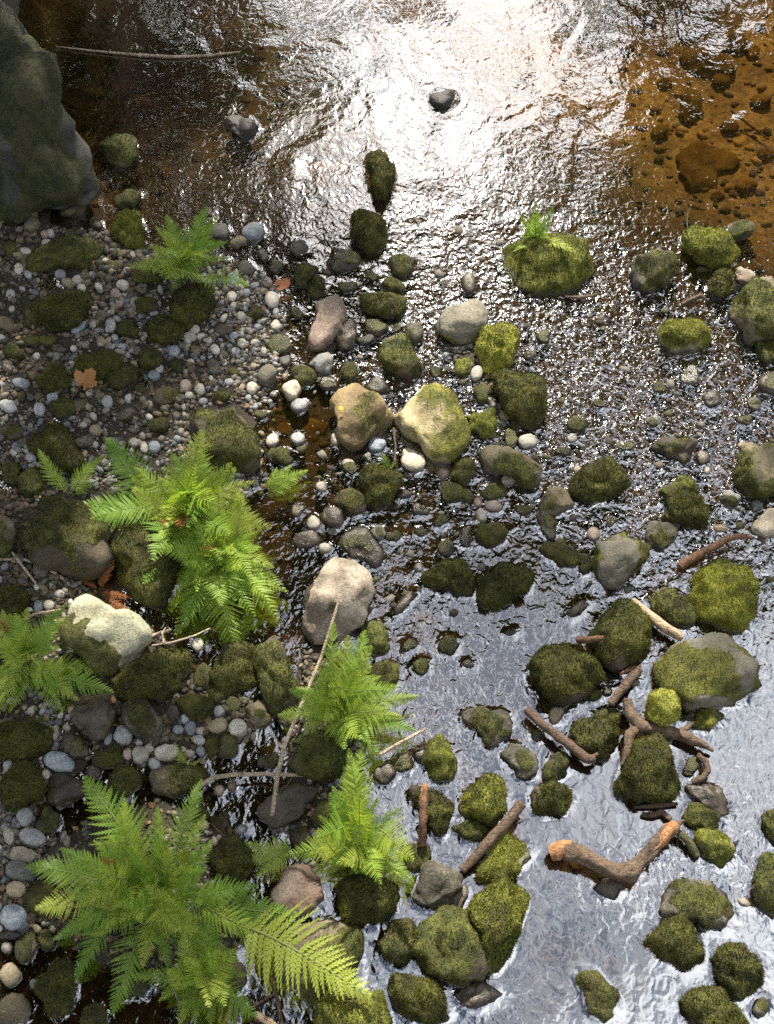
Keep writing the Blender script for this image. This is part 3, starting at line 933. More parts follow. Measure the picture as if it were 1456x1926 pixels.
def rock_shape(poly_px, h, zb, seed, sub, facets, rough, level=0.3, lift=0.0):
    """closed stone whose widest outline is the polygon; returns verts, faces, base point"""
    zm = zb + level * h + lift
    W = np.array([at(x, y, zm)[:2] for x, y in poly_px])
    A, c = area_centroid(W)
    r = radial(W, c)
    D, F = ico(sub)
    th = np.arctan2(D[:, 1], D[:, 0])
    ri = np.interp((th + np.pi) / (2 * np.pi) * 72, np.arange(73), np.r_[r, r[0]])
    cz = np.sqrt(np.maximum(1 - D[:, 2] ** 2, 0))
    rad = ri * cz ** 0.72
    up = np.where(D[:, 2] > 0, np.abs(D[:, 2]) ** 0.85 * (1 - level) * h, -np.abs(D[:, 2]) ** 0.8 * (level * h + 0.05))
    V = np.column_stack([np.cos(th) * rad, np.sin(th) * rad, up])
    size = math.sqrt(A)
    g = random.Random(seed)
    for _ in range(facets):
        az = g.uniform(0, 6.283)
        el = math.radians(g.uniform(18, 86))
        n = np.array([math.cos(az) * math.cos(el), math.sin(az) * math.cos(el), math.sin(el)])
        dd = V @ n
        lim = dd.max() * g.uniform(0.74, 0.93)
        V = V - np.outer(np.maximum(dd - lim, 0) * 0.94, n)
    nrm = V / np.maximum(np.linalg.norm(V, axis=1), 1e-6)[:, None]
    o = np.array([seed * 1.37 % 50, seed * 2.11 % 50, seed * 0.73 % 50])
    disp = rough * size * (0.12 * fbm(V / size * 2.2 + o, seed, 2) + 0.05 * fbm(V / size * 7 + o, seed + 5, 3))
    V = V + nrm * disp[:, None]
    return V, F, c, zm, r, size


THR = {'m': -0.42, 'b': -0.42, 'y': -0.5, 't': 0.06, 'c': 0.12, 'k': 0.32, 'o': 0.5, 's': 0.32, 'u': -0.3, 'd': 0.6, 'l': 0.16, 'g': 0.75, 'q': 0.42, 'p': 0.6}


def moss_mask(V, k, seed):
    """0..1 per vertex: moss sits on the upper faces in patches (round the rim of the grey-topped stones)"""
    nz = V[:, 2] / np.maximum(np.linalg.norm(V, axis=1), 1e-6)
    return np.clip((fbm(V * 7 + seed % 37, seed, 4) * .8 + (-.6 if k == 'c' else .45) * nz + (.45 if k == 'c' else 0) - THR.get(k, 9)) / .35 + .5, 0, 1)


def moss_blades(V, F, size, dens, seed, hues, length, base=0.0, mask=None):
    """short upright leaflets of moss, one triangle each, on the upper part of a stone"""
    g = np.random.default_rng(seed)
    a, b, c = V[F[:, 0]], V[F[:, 1]], V[F[:, 2]]
    n = np.cross(b - a, c - a)
    ar = np.linalg.norm(n, axis=1) / 2
    n = n / np.maximum(2 * ar, 1e-12)[:, None]
    cen = (a + b + c) / 3
    cover = mask[F].mean(1)
    w = ar * np.clip((cen[:, 2] + base - 0.006) / 0.02, 0, 1) * (n[:, 2] > -0.35) * np.clip(cover * 1.6 - .5, 0, 1)
    N = int(min(9000, dens * w.sum()))
    if N < 20:
        return None
    f = g.choice(len(F), N, p=w / w.sum())
    u = g.random((N, 2))
    u[u.sum(1) > 1] = 1 - u[u.sum(1) > 1]
    P = a[f] + (b - a)[f] * u[:, :1] + (c - a)[f] * u[:, 1:]
    d = n[f] + g.normal(0, 0.55, (N, 3))
    d /= np.linalg.norm(d, axis=1)[:, None]
    s = np.cross(d, g.normal(0, 1, (N, 3)))
    s /= np.maximum(np.linalg.norm(s, axis=1), 1e-6)[:, None]
    L = length * g.uniform(0.5, 1.35, N)[:, None]
    wd = L * 0.34
    P0 = P - n[f] * 0.002
    VV = np.stack([P0 - s * wd * 0.5, P0 + s * wd * 0.5, P0 + d * L], 1).reshape(-1, 3)
    FF = np.arange(3 * N).reshape(-1, 3)
    t = np.clip(fbm(P * 9 + seed % 19, seed + 3, 3) * 0.55 + 0.40 + g.normal(0, 0.24, N), 0, 1)[:, None]
    cc = np.array(hues[0]) * (1 - t) + np.array(hues[1]) * t
    return VV, FF, np.repeat(cc, 3, 0)


def leaf_mat(name, attr=None, c1=None, c2=None, trans=0.35, rough=0.6, noise_scale=60):
    m, nt, nd, lk, out = new_mat(name)
    if attr:
        a = nd.new('ShaderNodeAttribute')
        a.attribute_name = attr
        col = a.outputs['Color']
    else:
        oi = nd.new('ShaderNodeObjectInfo')
        tc = nd.new('ShaderNodeTexCoord')
        f = n_math(nt, 'ADD', n_math(nt, 'MULTIPLY', oi.outputs['Random'], 0.75), n_math(nt, 'MULTIPLY', n_noise(nt, tc.outputs['Object'], noise_scale, 2), 0.35))
        col = n_mix(nt, f, c1, c2)
    b = nd.new('ShaderNodeBsdfPrincipled')
    lk.new(col, b.inputs['Base Color'])
    b.inputs['Roughness'].default_value = rough
    b.inputs['Specular IOR Level'].default_value = 0.3
    tr = nd.new('ShaderNodeBsdfTranslucent')
    lk.new(n_mix(nt, 1.0, col, (1.25, 1.15, 0.6), 'MULTIPLY'), tr.inputs['Color'])
    mx = nd.new('ShaderNodeMixShader')
    mx.inputs[0].default_value = trans
    lk.new(b.outputs[0], mx.inputs[1])
    lk.new(tr.outputs[0], mx.inputs[2])
    lk.new(mx.outputs[0], out.inputs['Surface'])
    return m


M['moss'] = leaf_mat('moss_leaflets', attr='col', trans=0.25, rough=0.8)
HUES = {'m': ((0.018, 0.021, 0.004), (0.14, 0.138, 0.02)), 'b': ((0.035, 0.04, 0.006), (0.25, 0.24, 0.03)), 'y': ((0.09, 0.09, 0.014), (0.36, 0.34, 0.05)),
        't': ((0.04, 0.038, 0.010), (0.11, 0.11, 0.022)), 'c': ((0.06, 0.06, 0.015), (0.16, 0.155, 0.04)), 'k': ((0.04, 0.038, 0.018), (0.09, 0.085, 0.03)), 'o': ((0.06, 0.05, 0.015), (0.13, 0.11, 0.03)),
        's': ((0.10, 0.10, 0.02), (0.25, 0.23, 0.05)), 'u': ((0.02, 0.026, 0.006), (0.06, 0.065, 0.016)), 'l': ((0.04, 0.045, 0.01), (0.1, 0.1, 0.02))}
MOSSD = {'m': 75000, 'b': 75000, 'y': 75000, 't': 45000, 'c': 40000, 'k': 30000, 'o': 30000, 's': 30000, 'u': 22000, 'l': 30000}

things = []     # (object, record, photo centre, noun) still to be labelled


def place_rock(rec, i, submerged=False):
    pts = rec['pts']
    pc = pts.mean(0)
    p2 = at(pc[0], pc[1], 0)
    gz_ = float(ground_z(p2[None, :2])[0])
    wpx = math.sqrt(area_centroid(pts)[0])
    sc = np.linalg.norm(at(pc[0] + 1, pc[1], 0) - p2)
    size = wpx * sc * 1.08
    k = rec['kind']
    if submerged:
        h = size * rec['hf']
        zb = min(gz_, -0.075)
        h = min(h, -0.035 - zb)
        zb, h = (zb, h) if h > 0.02 else (-0.075, 0.042)
    else:
        h = size * rec['hf'] * (0.62 if k in PEB else 0.68)
        zb = max(gz_, -0.004)
    peb = k in PEB
    sub = 5 if wpx > 200 else 4 if wpx > 42 else (3 if wpx > 15 else 2)
    fac = 0 if (peb or rec['ell'] and wpx < 30) else (5 if rec['ell'] else 10)
    lift = 0.05 if 'perched' in rec['label'] else 0.0
    V, F, c, zm, r, size = rock_shape(pts, h, zb, 100 + i * 7, sub, fac, 0.55 if peb else (1.5 if wpx > 200 else 1.0), lift=lift)
    mk = moss_mask(V, k, 500 + i)
    if k in MOSSD and sub >= 4:
        nv = V / np.maximum(np.linalg.norm(V, axis=1), 1e-6)[:, None]
        V = V + nv * (mk * np.clip(fbm(V * 26 + i, i + 3, 2) * .9 + .25, 0, 1) * 0.010)[:, None]          # moss swells into cushions
    noun = 'pebble' if wpx < 24 and (peb or wpx < 18) else ('stone' if wpx < 40 else ('rock' if wpx < 85 else 'boulder'))
    base = zm - 0.3 * h
    o = obj(noun, mesh_np(noun, V + np.array([0, 0, zm - base]), F, M[k], True, None if peb else {'mm': np.repeat(mk[:, None], 3, 1)}), loc=(c[0], c[1], base))
    if not submerged:
        FOOT.append((c[0], c[1], r, zb))
    if k in MOSSD and wpx > 20:
        mb = moss_blades(V + np.array([0, 0, zm - base]), F, size, MOSSD[k] * (0.55 if wpx > 110 else 1), 500 + i, HUES[k], 0.0105 if size > 0.12 else 0.008, base, mk)
        if mb:
            mo = obj('moss', mesh_np('moss', mb[0], mb[1], M['moss'], False, {'col': mb[2]}), parent=o)
            mo['kind'] = 'stuff'
    things.append((o, rec, pc, noun, wpx))
    return o


RK = parse(ROCKS)
for i_, rec_ in enumerate(RK):
    place_rock(rec_, i_)
for i_, rec_ in enumerate(parse(SUB)):
    place_rock(rec_, 400 + i_, True)

# -------- smaller mossy stones half buried in the bar
for i_, (x_, y_, r_) in enumerate([(25, 660, 17), (60, 640, 12), (150, 760, 13), (235, 780, 15), (190, 595, 11), (40, 745, 10), (330, 690, 13), (265, 735, 12), (420, 620, 13), (160, 830, 15), (330, 500, 15), (300, 480, 12), (10, 610, 16), (110, 655, 11), (215, 500, 13), (420, 745, 14), (480, 590, 13), (370, 660, 11), (15, 690, 12), (230, 890, 14), (490, 780, 11), (300, 800, 16), (450, 455, 13), (520, 500, 14), (495, 480, 11), (560, 590, 12), (440, 700, 11), (90, 640, 12), (140, 440, 14), (60, 420, 15), (20, 470, 14), (180, 420, 12), (700, 520, 12), (655, 540, 14), (690, 640, 13), (745, 620, 10), (820, 700, 12), (660, 880, 13), (790, 960, 14), (760, 930, 12), (740, 1010, 13), (830, 980, 12), (560, 960, 12), (690, 860, 11), (790, 1000, 11), (985, 960, 13), (1060, 850, 12), (1180, 840, 11), (1150, 980, 12), (1420, 760, 14), (1240, 730, 12), (1130, 760, 11), (1400, 790, 12), (960, 1190, 10), (770, 1215, 13), (690, 1130, 12), (880, 1250, 10)]):
    a_ = np.linspace(0, 2 * np.pi, 11, endpoint=False)
    rr_ = r_ * (1 + .22 * np.sin(a_ * 2 + i_) + .12 * np.sin(a_ * 3 + i_ * 2))
    place_rock(dict(kind=('m', 'm', 't', 'd', 'k')[i_ % 5], hf=.55, pts=np.stack([x_ + rr_ * 1.15 * np.cos(a_), y_ + rr_ * .85 * np.sin(a_)], 1), label='', ell=True), 700 + i_)

# -------- pebbles of the gravel bar, the largest as things of their own, the small ones as one gravel bed
taken = [(t[2][0], t[2][1], t[4] * 0.62) for t in things]
TK = np.array(taken)


def free(px, py, r, extra):
    d = np.hypot(TK[:, 0] - px, TK[:, 1] - py)
    if (d < TK[:, 2] + r * 0.8).any():
        return False
    if extra:
        E = np.array(extra)
        return not (np.hypot(E[:, 0] - px, E[:, 1] - py) < E[:, 2] + r * 0.92).any()
    return True


_nz = fbm(np.column_stack([_PX.ravel() / 90, _PY.ravel() / 70, np.zeros(_PX.size)]), 77, 3).reshape(_PX.shape)
_bar = np.clip(0.22 + _nz * 0.6, 0, 0.5)
_bar = np.where((_PY < 960) & (_PY > 430), np.clip(0.6 + _nz * 1.1, .3, 1), _bar)
_bar = np.where((_PX > 330) & (_PX < 560) & (_PY > 500) & (_PY < 860), np.clip(_bar + .6, 0, 1), _bar)
_bar = np.where(_PY <= 430, 0.12, _bar)
_bar = np.where((_PX < 160) & (_PY > 1020) & (_PY < 1180), 0.9, _bar)
_bar = np.where((_PX > 220) & (_PX < 480) & (_PY > 1300) & (_PY < 1460), 0.7, _bar)
_bar = np.where((_PX < 90) & (_PY > 1500), 0.8, _bar)
_bar = np.where((_land < 0.35) | (_PX > 1000), 0.0, _bar)


def grid_at(A, px, py):
    return float(A[min(max(int((py - GY0) / GS), 0), A.shape[0] - 1), min(max(int((px - GX0) / GS), 0), A.shape[1] - 1)])


def bar_density(px, py):
    """how thickly pebbles lie, by place"""
    return grid_at(_bar, px, py)


n_peb = sum(1 for t in things if t[3] == 'pebble')
KP = 'GGGBBWWWWPTTD'
extra = []
tries = 0
while n_peb < 292 and tries < 12000:
    tries += 1
    px, py = rnd.uniform(-10, 980), rnd.uniform(430, 1900)
    if rnd.random() > bar_density(px, py) ** 1.5:
        continue
    rr = rnd.choice([6, 6.5, 7, 7.5, 8, 9])
    if not free(px, py, rr, extra):
        continue
    ro = rnd.uniform(0, 180)
    a_ = np.linspace(0, 2 * np.pi, 12, endpoint=False)
    rx, ry = rr * rnd.uniform(0.95, 1.3), rr * rnd.uniform(0.7, 0.95)
    c_, s_ = math.cos(ro), math.sin(ro)
    pts_ = np.stack([px + rx * np.cos(a_) * c_ - ry * np.sin(a_) * s_, py + rx * np.cos(a_) * s_ + ry * np.sin(a_) * c_], 1)
    place_rock(dict(kind=rnd.choice(KP), hf=rnd.uniform(0.6, 0.9), pts=pts_, label='', ell=True), 1000 + n_peb)
    extra.append((px, py, rr))
    n_peb += 1
extra_a = np.array(extra)


def scatter(name, pts, radii, cols, zs, mat, flat=(0.5, 0.8), sub=1):
    """many small stones joined into one mesh"""
    D, F = ico(sub)
    n = len(pts)
    g = np.random.default_rng(len(pts))
    ax = np.column_stack([radii * g.uniform(0.95, 1.35, n), radii * g.uniform(0.7, 0.95, n), radii * g.uniform(*flat, n)])
    V = D[None] * ax[:, None, :]
    V = V * (1 + 0.13 * g.normal(0, 1, (n, len(D), 1)))
    a = g.uniform(0, 6.283, n)
    tl = g.normal(0, 0.25, n)
    y, z = V[:, :, 1] * np.cos(tl)[:, None] - V[:, :, 2] * np.sin(tl)[:, None], V[:, :, 1] * np.sin(tl)[:, None] + V[:, :, 2] * np.cos(tl)[:, None]
    x = V[:, :, 0]
    X = x * np.cos(a)[:, None] - y * np.sin(a)[:, None] + pts[:, 0:1]
    Y = x * np.sin(a)[:, None] + y * np.cos(a)[:, None] + pts[:, 1:2]
    Z = z + (zs + ax[:, 2] * 0.35)[:, None]
    VV = np.stack([X, Y, Z], -1).reshape(-1, 3)
    FF = (F[None] + (np.arange(n) * len(D))[:, None, None]).reshape(-1, 3)
    return obj(name, mesh_np(name, VV, FF, mat, True, {'col': np.repeat(cols, len(D), 0)}))


def grain_mat(name, rough):
    m, nt, nd, lk, out = new_mat(name)
    a = nd.new('ShaderNodeAttribute')
    a.attribute_name = 'col'
    tc = nd.new('ShaderNodeTexCoord')
    f = n_noise(nt, tc.outputs['Object'], 110, 3, 0.6)
    col = n_mix(nt, 0.6, a.outputs['Color'], n_mix(nt, 1.0, a.outputs['Color'], n_mix(nt, f, (0.4, 0.4, 0.4), (1.6, 1.6, 1.6)), 'MULTIPLY'))
    b = nd.new('ShaderNodeBsdfPrincipled')
    lk.new(col, b.inputs['Base Color'])
    b.inputs['Roughness'].default_value = rough
    lk.new(n_bump(nt, f, 0.4, 0.006), b.inputs['Normal'])
    lk.new(b.outputs[0], out.inputs['Surface'])
    return m


pal = np.array([PEB[k][j] for k in 'GGBWWWPTTD' for j in (0, 1)])
gp, gr = [], []
ALL = np.vstack([TK, extra_a]) if len(extra) else TK
for _ in range(80000):
    px, py = rnd.uniform(-60, 980), rnd.uniform(425, 1926)
    dn = bar_density(px, py)
    if rnd.random() > 0.1 + dn:
        continue
    if grid_at(_land, px, py) < 0.3:
        continue
    rr = rnd.choice([1.5, 2, 2, 2.5, 3, 3.5, 4.5, 6, 8]) * (0.8 if 360 < px < 540 and 580 < py < 800 else 1)
    d = np.hypot(ALL[:, 0] - px, ALL[:, 1] - py)
    if (d < ALL[:, 2] * 0.9).any():
        continue
    gp.append((px, py))
    gr.append(rr)
    if len(gp) >= 13000:
        break
gw = np.array([at(x, y, 0) for x, y in gp])
grw = np.array(gr) * np.linalg.norm(gw - np.array([0, 0, CAM_H]), axis=1) * TANH / 728
gc = pal[RNG.integers(0, len(pal), len(gw))] * RNG.uniform(0.2, 0.72, (len(gw), 1))
gn = np.clip(fbm(gw * 3.2, 91, 3) * 1.3 + .55, 0, 1)[:, None]
gc = gc * (np.array([.42, .38, .26]) * (1 - gn) + gn)          # damp, algae-stained patches
gravel = scatter('gravel', gw, grw, gc, ground_z(gw[:, :2]), grain_mat('gravel_grains', 0.65))
tag(gravel, 'small mixed pebbles and grit filling the gravel bar', None, kind='stuff')

bp, br = [], []
while len(bp) < 4200:
    px, py = rnd.uniform(-40, 1500), rnd.uniform(-20, 1930)
    if grid_at(_land, px, py) > 0.55:
        continue
    if px < 700 and rnd.random() < 0.35 or grid_at(_dark, px, py) > .35:
        continue
    bp.append((px, py))
    br.append(rnd.choice([2, 2.5, 3, 4, 5, 6, 8, 11]) * (1 if py > 420 else 1.0))
bw = np.array([at(x, y, 0) for x, y in bp])
brw = np.array(br) * np.linalg.norm(bw - np.array([0, 0, CAM_H]), axis=1) * TANH / 728
amb = np.array([(0.22, 0.12, 0.035), (0.30, 0.17, 0.05), (0.15, 0.085, 0.03), (0.10, 0.06, 0.025), (0.34, 0.22, 0.09), (0.06, 0.045, 0.03), (0.2, 0.17, 0.12)])
bc = amb[RNG.integers(0, len(amb), len(bw))] * RNG.uniform(0.6, 1.05, (len(bw), 1))
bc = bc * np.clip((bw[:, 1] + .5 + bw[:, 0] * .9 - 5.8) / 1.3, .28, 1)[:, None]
bzs = ground_z(bw[:, :2])
bq = np.array(bp)
riffle = (bq[:, 0] > 560) & (bq[:, 1] > 430) & (bq[:, 1] < 1160)
poke = RNG.random(len(bw)) < np.where(riffle, 0.30, 0.03)
bzs = np.where(poke & riffle, np.maximum(bzs, -brw * .25), bzs)                # small stones that just break the surface of the riffle
bc = np.where((poke & riffle)[:, None], np.array([(0.05, 0.05, 0.018), (0.09, 0.075, 0.05), (0.13, 0.12, 0.10), (0.03, 0.025, 0.016)])[RNG.integers(0, 4, len(bw))], bc)
bzs = np.minimum(bzs, np.where(poke, 1, -0.012 - brw * 1.0))
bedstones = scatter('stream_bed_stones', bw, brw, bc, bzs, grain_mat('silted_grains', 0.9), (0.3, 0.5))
tag(bedstones, 'silt-brown small stones lying on the bed under the water', None, kind='stuff')

# -------- labels that single each stone out by what it lies beside
LMX = np.array([(a, b) for _, a, b in LANDMARK], float)
bins = {}
for (o, rec, pc, noun, wpx) in things:
    cat = 'pebble' if noun == 'pebble' else ('boulder' if noun == 'boulder' else 'rock')
    grp = {'pebble': 'pebbles on the gravel bar and banks', 'rock': 'rocks in the creek and on its bank', 'boulder': 'boulders in the creek'}[cat]
    if rec['kind'] == 'a':
        grp = 'sunken stones under the clear water'
    if rec['label']:
        tag(o, rec['label'], cat, grp)
        continue
    d = np.hypot(LMX[:, 0] - pc[0], LMX[:, 1] - pc[1])
    d = np.where(d < 6, 1e9, d)
    j = int(d.argmin())
    dx, dy = pc - LMX[j]
    side = ('far' if dy < 0 else 'near') if abs(dy) > abs(dx) * 0.8 else ('left' if dx < 0 else 'right')
    key = (DESC[rec['kind']] + ' ' + noun, j, side)
    bins.setdefault(key, []).append((d[j], o, cat, grp))
for (desc, j, side), L in bins.items():
    L.sort(key=lambda t: t[0])
    for n, (_, o, cat, grp) in enumerate(L):
        ordn = ORD[n] if n < len(ORD) else 'outlying '
        tag(o, f"{ordn}nearest {desc} to the {LANDMARK[j][0]}, on its {side} side", cat, grp)
# ------------------------------------------------------------------ water
RIP = [(780, 110, 330, 210, 0.11), (1320, 180, 240, 260, 0.12), (120, 120, 260, 160, 0.15), (1130, 1800, 280, 170, 0.06), (1000, 1120, 170, 150, 0.32), (1130, 1500, 150, 110, 0.12), (1380, 1350, 120, 120, .4),
       (1150, 690, 300, 200, 2.3), (1300, 880, 240, 190, 2.5), (1050, 560, 150, 90, 1.6), (900, 480, 120, 80, .7), (650, 1050, 160, 130, 0.8), (1250, 1640, 130, 70, 1.3), (560, 780, 80, 60, 0.25)]
_num = np.full(_PX.shape, 0.65 * 0.35)
_den = np.full(_PX.shape, 0.35)
for (a_, b_, c_, d_, v_) in RIP:
    w_ = np.exp(-((_PX - a_) / c_) ** 2 - ((_PY - b_) / d_) ** 2) * 1.6
    _num += w_ * v_
    _den += w_
_rip = _num / _den


def water_z(P):
    Q = np.column_stack([P, np.zeros(len(P))])
    rp = samp(_rip, to_px(Q))
    inside = (np.abs(P[:, 0]) < 2.6) & (P[:, 1] > 0.4) & (P[:, 1] < 7.3)
    S = Q * np.array([1.0, 0.75, 1])
    S = S + 0.11 * np.column_stack([fbm(Q * 3, 41, 2), fbm(Q * 3 + 9, 42, 2), np.zeros(len(P))])
    calm = 1 - .75 * np.clip((4.0 - P[:, 1]) / 1.5, 0, 1) - .3 * np.clip((P[:, 1] - 4.9) / .8, 0, 1)
    z = 0.0027 * calm * fbm(S * 5.5, 21, 2, .45) * (.45 + .55 * np.clip(1.3 - rp, 0, 1)) + (0.25 + rp) * 0.0008 * fbm(S * 19, 22, 2)
    z = z * inside
    # rings round the stone in the glare
    for (rx_, ry_, am) in ((835, 185, 0.0006), (560, 165, 0.0003), (665, 210, 0.0003)):
        c = at(rx_, ry_)
        d = np.hypot(P[:, 0] - c[0], P[:, 1] - c[1])
        d = d * (1 + .18 * fbm(Q * 3.1, 55, 2))
        z = z + am * np.cos(d * 2 * np.pi / 0.052) * np.exp(-d / 0.22)
    # the surface climbs a little where it meets each stone
    men = np.zeros(len(P))
    idx = np.where(inside)[0]
    PI_ = P[idx]
    order = np.argsort(PI_[:, 1])
    ys = PI_[order, 1]
    for (cx, cy, r, zb) in FOOT:
        if zb > 0.02:
            continue
        rm = r.max() + 0.05
        a0, a1 = np.searchsorted(ys, (cy - rm, cy + rm))
        sel = order[a0:a1]
        q = PI_[sel] - (cx, cy)
        k = np.abs(q[:, 0]) < rm
        q, sel = q[k], sel[k]
        d = np.hypot(q[:, 0], q[:, 1])
        th = np.arctan2(q[:, 1], q[:, 0])
        ri = np.interp((th + np.pi) / (2 * np.pi) * 72, np.arange(73), np.r_[r, r[0]])
        dd = np.maximum(d - ri * 0.97, 0)
        men[idx[sel]] = np.maximum(men[idx[sel]], 0.0034 * np.exp(-dd / 0.010))
    return z + men


def water_mat():
    m, nt, nd, lk, out = new_mat('creek_water')
    tc = nd.new('ShaderNodeTexCoord')
    mp = nd.new('ShaderNodeMapping')
    mp.inputs['Scale'].default_value = (1.0, 0.8, 1.0)
    lk.new(tc.outputs['Object'], mp.inputs['Vector'])
    v = mp.outputs[0]
    at_ = nd.new('ShaderNodeAttribute')
    at_.attribute_name = 'rip'
    h1 = n_noise(nt, v, 30, 1, 0.4, 0.8)
    h2 = n_noise(nt, v, 85, 2, 0.5, 0.5)
    h = n_math(nt, 'ADD', n_math(nt, 'MULTIPLY', h1, 1.0), n_math(nt, 'MULTIPLY', h2, 0.22))
    h = n_math(nt, 'MULTIPLY', h, at_.outputs['Fac'])
    nb = n_bump(nt, h, 1.0, 0.0042)
    geo = nd.new('ShaderNodeNewGeometry')
    dt = nd.new('ShaderNodeVectorMath')
    dt.operation = 'DOT_PRODUCT'
    lk.new(nb, dt.inputs[0])
    lk.new(geo.outputs['Incoming'], dt.inputs[1])
    cth = n_math(nt, 'ABSOLUTE', dt.outputs['Value'], 0.0)
    sch = n_math(nt, 'POWER', n_math(nt, 'SUBTRACT', 1.0, cth), 5.0)       # Schlick's reflectance, the same from above and below
    fac = n_math(nt, 'ADD', n_math(nt, 'MULTIPLY', sch, 0.52), 0.48)
    gl = nd.new('ShaderNodeBsdfGlossy')
    gl.inputs['Roughness'].default_value = 0.020
    lk.new(nb, gl.inputs['Normal'])
    tr = nd.new('ShaderNodeBsdfTransparent')
    tr.inputs['Color'].default_value = (0.98, 0.84, 0.56, 1)
    mx = nd.new('ShaderNodeMixShader')
    lk.new(fac, mx.inputs[0])
    lk.new(tr.outputs[0], mx.inputs[1])
    lk.new(gl.outputs[0], mx.inputs[2])
    lk.new(mx.outputs[0], out.inputs['Surface'])
    return m


Vw, Fw = sheet(0.012, water_z)
ripv = samp(_rip, to_px(np.column_stack([Vw[:, :2], np.zeros(len(Vw))])))
water = obj('water', mesh_np('water', Vw, Fw, water_mat(), True, {'rip': np.repeat(ripv[:, None], 3, 1)}))
tag(water, 'clear shallow creek water, rippled and glittering', None, kind='structure')
# ------------------------------------------------------------------ ferns
M['fern'] = leaf_mat('fern_blade', c1=(0.12, 0.26, 0.035), c2=(0.35, 0.46, 0.065), trans=0.42, rough=0.5, noise_scale=7)
M['fern_pale'] = leaf_mat('fern_blade_yellowing', c1=(0.26, 0.36, 0.05), c2=(0.42, 0.48, 0.09), trans=0.42, rough=0.5, noise_scale=7)
M['fern_dead'] = leaf_mat('fern_blade_dead', c1=(0.20, 0.075, 0.025), c2=(0.33, 0.13, 0.045), trans=0.2, rough=0.8, noise_scale=9)
M['stipe'] = leaf_mat('fern_stalk', c1=(0.14, 0.19, 0.05), c2=(0.24, 0.26, 0.09), trans=0.1)
M['stipe_dead'] = leaf_mat('fern_stalk_dead', c1=(0.09, 0.045, 0.02), c2=(0.14, 0.07, 0.03), trans=0.0)


def frond_mesh(seed, width=0.42, arch=0.12, pairs=24, start=0.14, mat='fern'):
    """unit-long frond along +x, upper face +z: pinnae with toothed lobes on both sides of the midrib"""
    g = random.Random(seed)
    V, F = [], []

    def rib(s):
        return np.array([s, 0.03 * math.sin(s * 3 + seed), arch * 4 * s * (1 - s) * (0.6 + 0.4 * s) - 0.10 * s * s])

    for k in range(pairs):
        s = start + (1 - start) * ((k + 0.5) / pairs) ** 0.92
        u = (s - start) / (1 - start)
        base = rib(s)
        dr = rib(min(s + 0.01, 1.01)) - rib(s - 0.01)
        dr /= np.linalg.norm(dr)
        prof = min(1, (u + 0.10) / 0.30) ** 0.7 * (1 - u) ** 0.78
        L = width * 0.5 * (prof * 1.12 + 0.03)
        gap = (1 - start) / pairs
        for sd in (-1, 1):
            l = L * g.uniform(0.86, 1.1)
            if g.random() < 0.02:
                continue
            ang = math.radians(g.uniform(62, 74) - 22 * u)
            side = np.array([0, sd, 0.0])
            d = dr * math.cos(ang) + side * math.sin(ang)
            d /= np.linalg.norm(d)
            curl = g.uniform(0.08, 0.28)
            nm = np.array([g.uniform(-.45, .45), 0, 1.0])
            nm /= np.linalg.norm(nm)
            acr = np.cross(nm, d)
            acr /= np.linalg.norm(acr)
            fw = g.uniform(-0.25, 0.25)

            def pt(t):
                return base + d * l * t + dr * l * 0.10 * t * t + nm * (l * (0.10 * t - curl * t * t) + fw * 0.05 * l)

            nl = max(3, int(5 + 6 * prof))
            hw = gap * g.uniform(.48, .6)
            for q in range(nl):
                t0, t1 = q / nl, (q + 1.0) / nl
                tm = (t0 + t1) / 2
                wl = hw * (1.05 - tm ** 1.5 * 0.9) * g.uniform(0.85, 1.12)
                a, b = pt(t0), pt(t1)
                for ss in (-1, 1):
                    b = pt(t0 + .86 * (t1 - t0))
                    tip = pt(tm) + acr * ss * wl * 1.12 + d * (l / nl) * 0.85 + nm * wl * g.uniform(-0.25, 0.2)
                    sh = pt(t0) + acr * ss * wl * 0.5 + d * (l / nl) * 0.10
                    i = len(V)
                    V += [a, b, tip, sh]
                    F.append((i, i + 1, i + 2, i + 3) if ss > 0 else (i, i + 3, i + 2, i + 1))
            i = len(V)
            e, tp = pt(1.0), pt(1.0) + d * l * 0.12
            V += [e + acr * hw * 0.12, e - acr * hw * 0.12, tp]
            F.append((i, i + 1, i + 2))
    me = mesh_py('frond', V, F, M[mat], False)
    # midrib
    S = np.linspace(0, 1, 10)
    VV, FF, _, _ = tube([rib(s) for s in S], [0.011 * (1 - 0.75 * s) for s in S], 5, seed, 0.0, False)
    rm = mesh_py('midrib', VV, FF, M['stipe_dead' if mat == 'fern_dead' else 'stipe'])
    return me, rm


FR = {k: [] for k in ('fern', 'fern_pale', 'fern_dead')}
for s_ in range(9):
    FR['fern'].append(frond_mesh(40 + s_, 0.48 + 0.03 * (s_ % 4), 0.06 + 0.05 * (s_ % 4), 18 + (s_ % 4) * 2, 0.08 + 0.05 * (s_ % 3)))
for s_ in range(3):
    FR['fern_pale'].append(frond_mesh(70 + s_, 0.54, 0.08 + 0.04 * s_, 22, 0.10, 'fern_pale'))
for s_ in range(2):
    FR['fern_dead'].append(frond_mesh(80 + s_, 0.36, 0.03, 16, 0.12, 'fern_dead'))


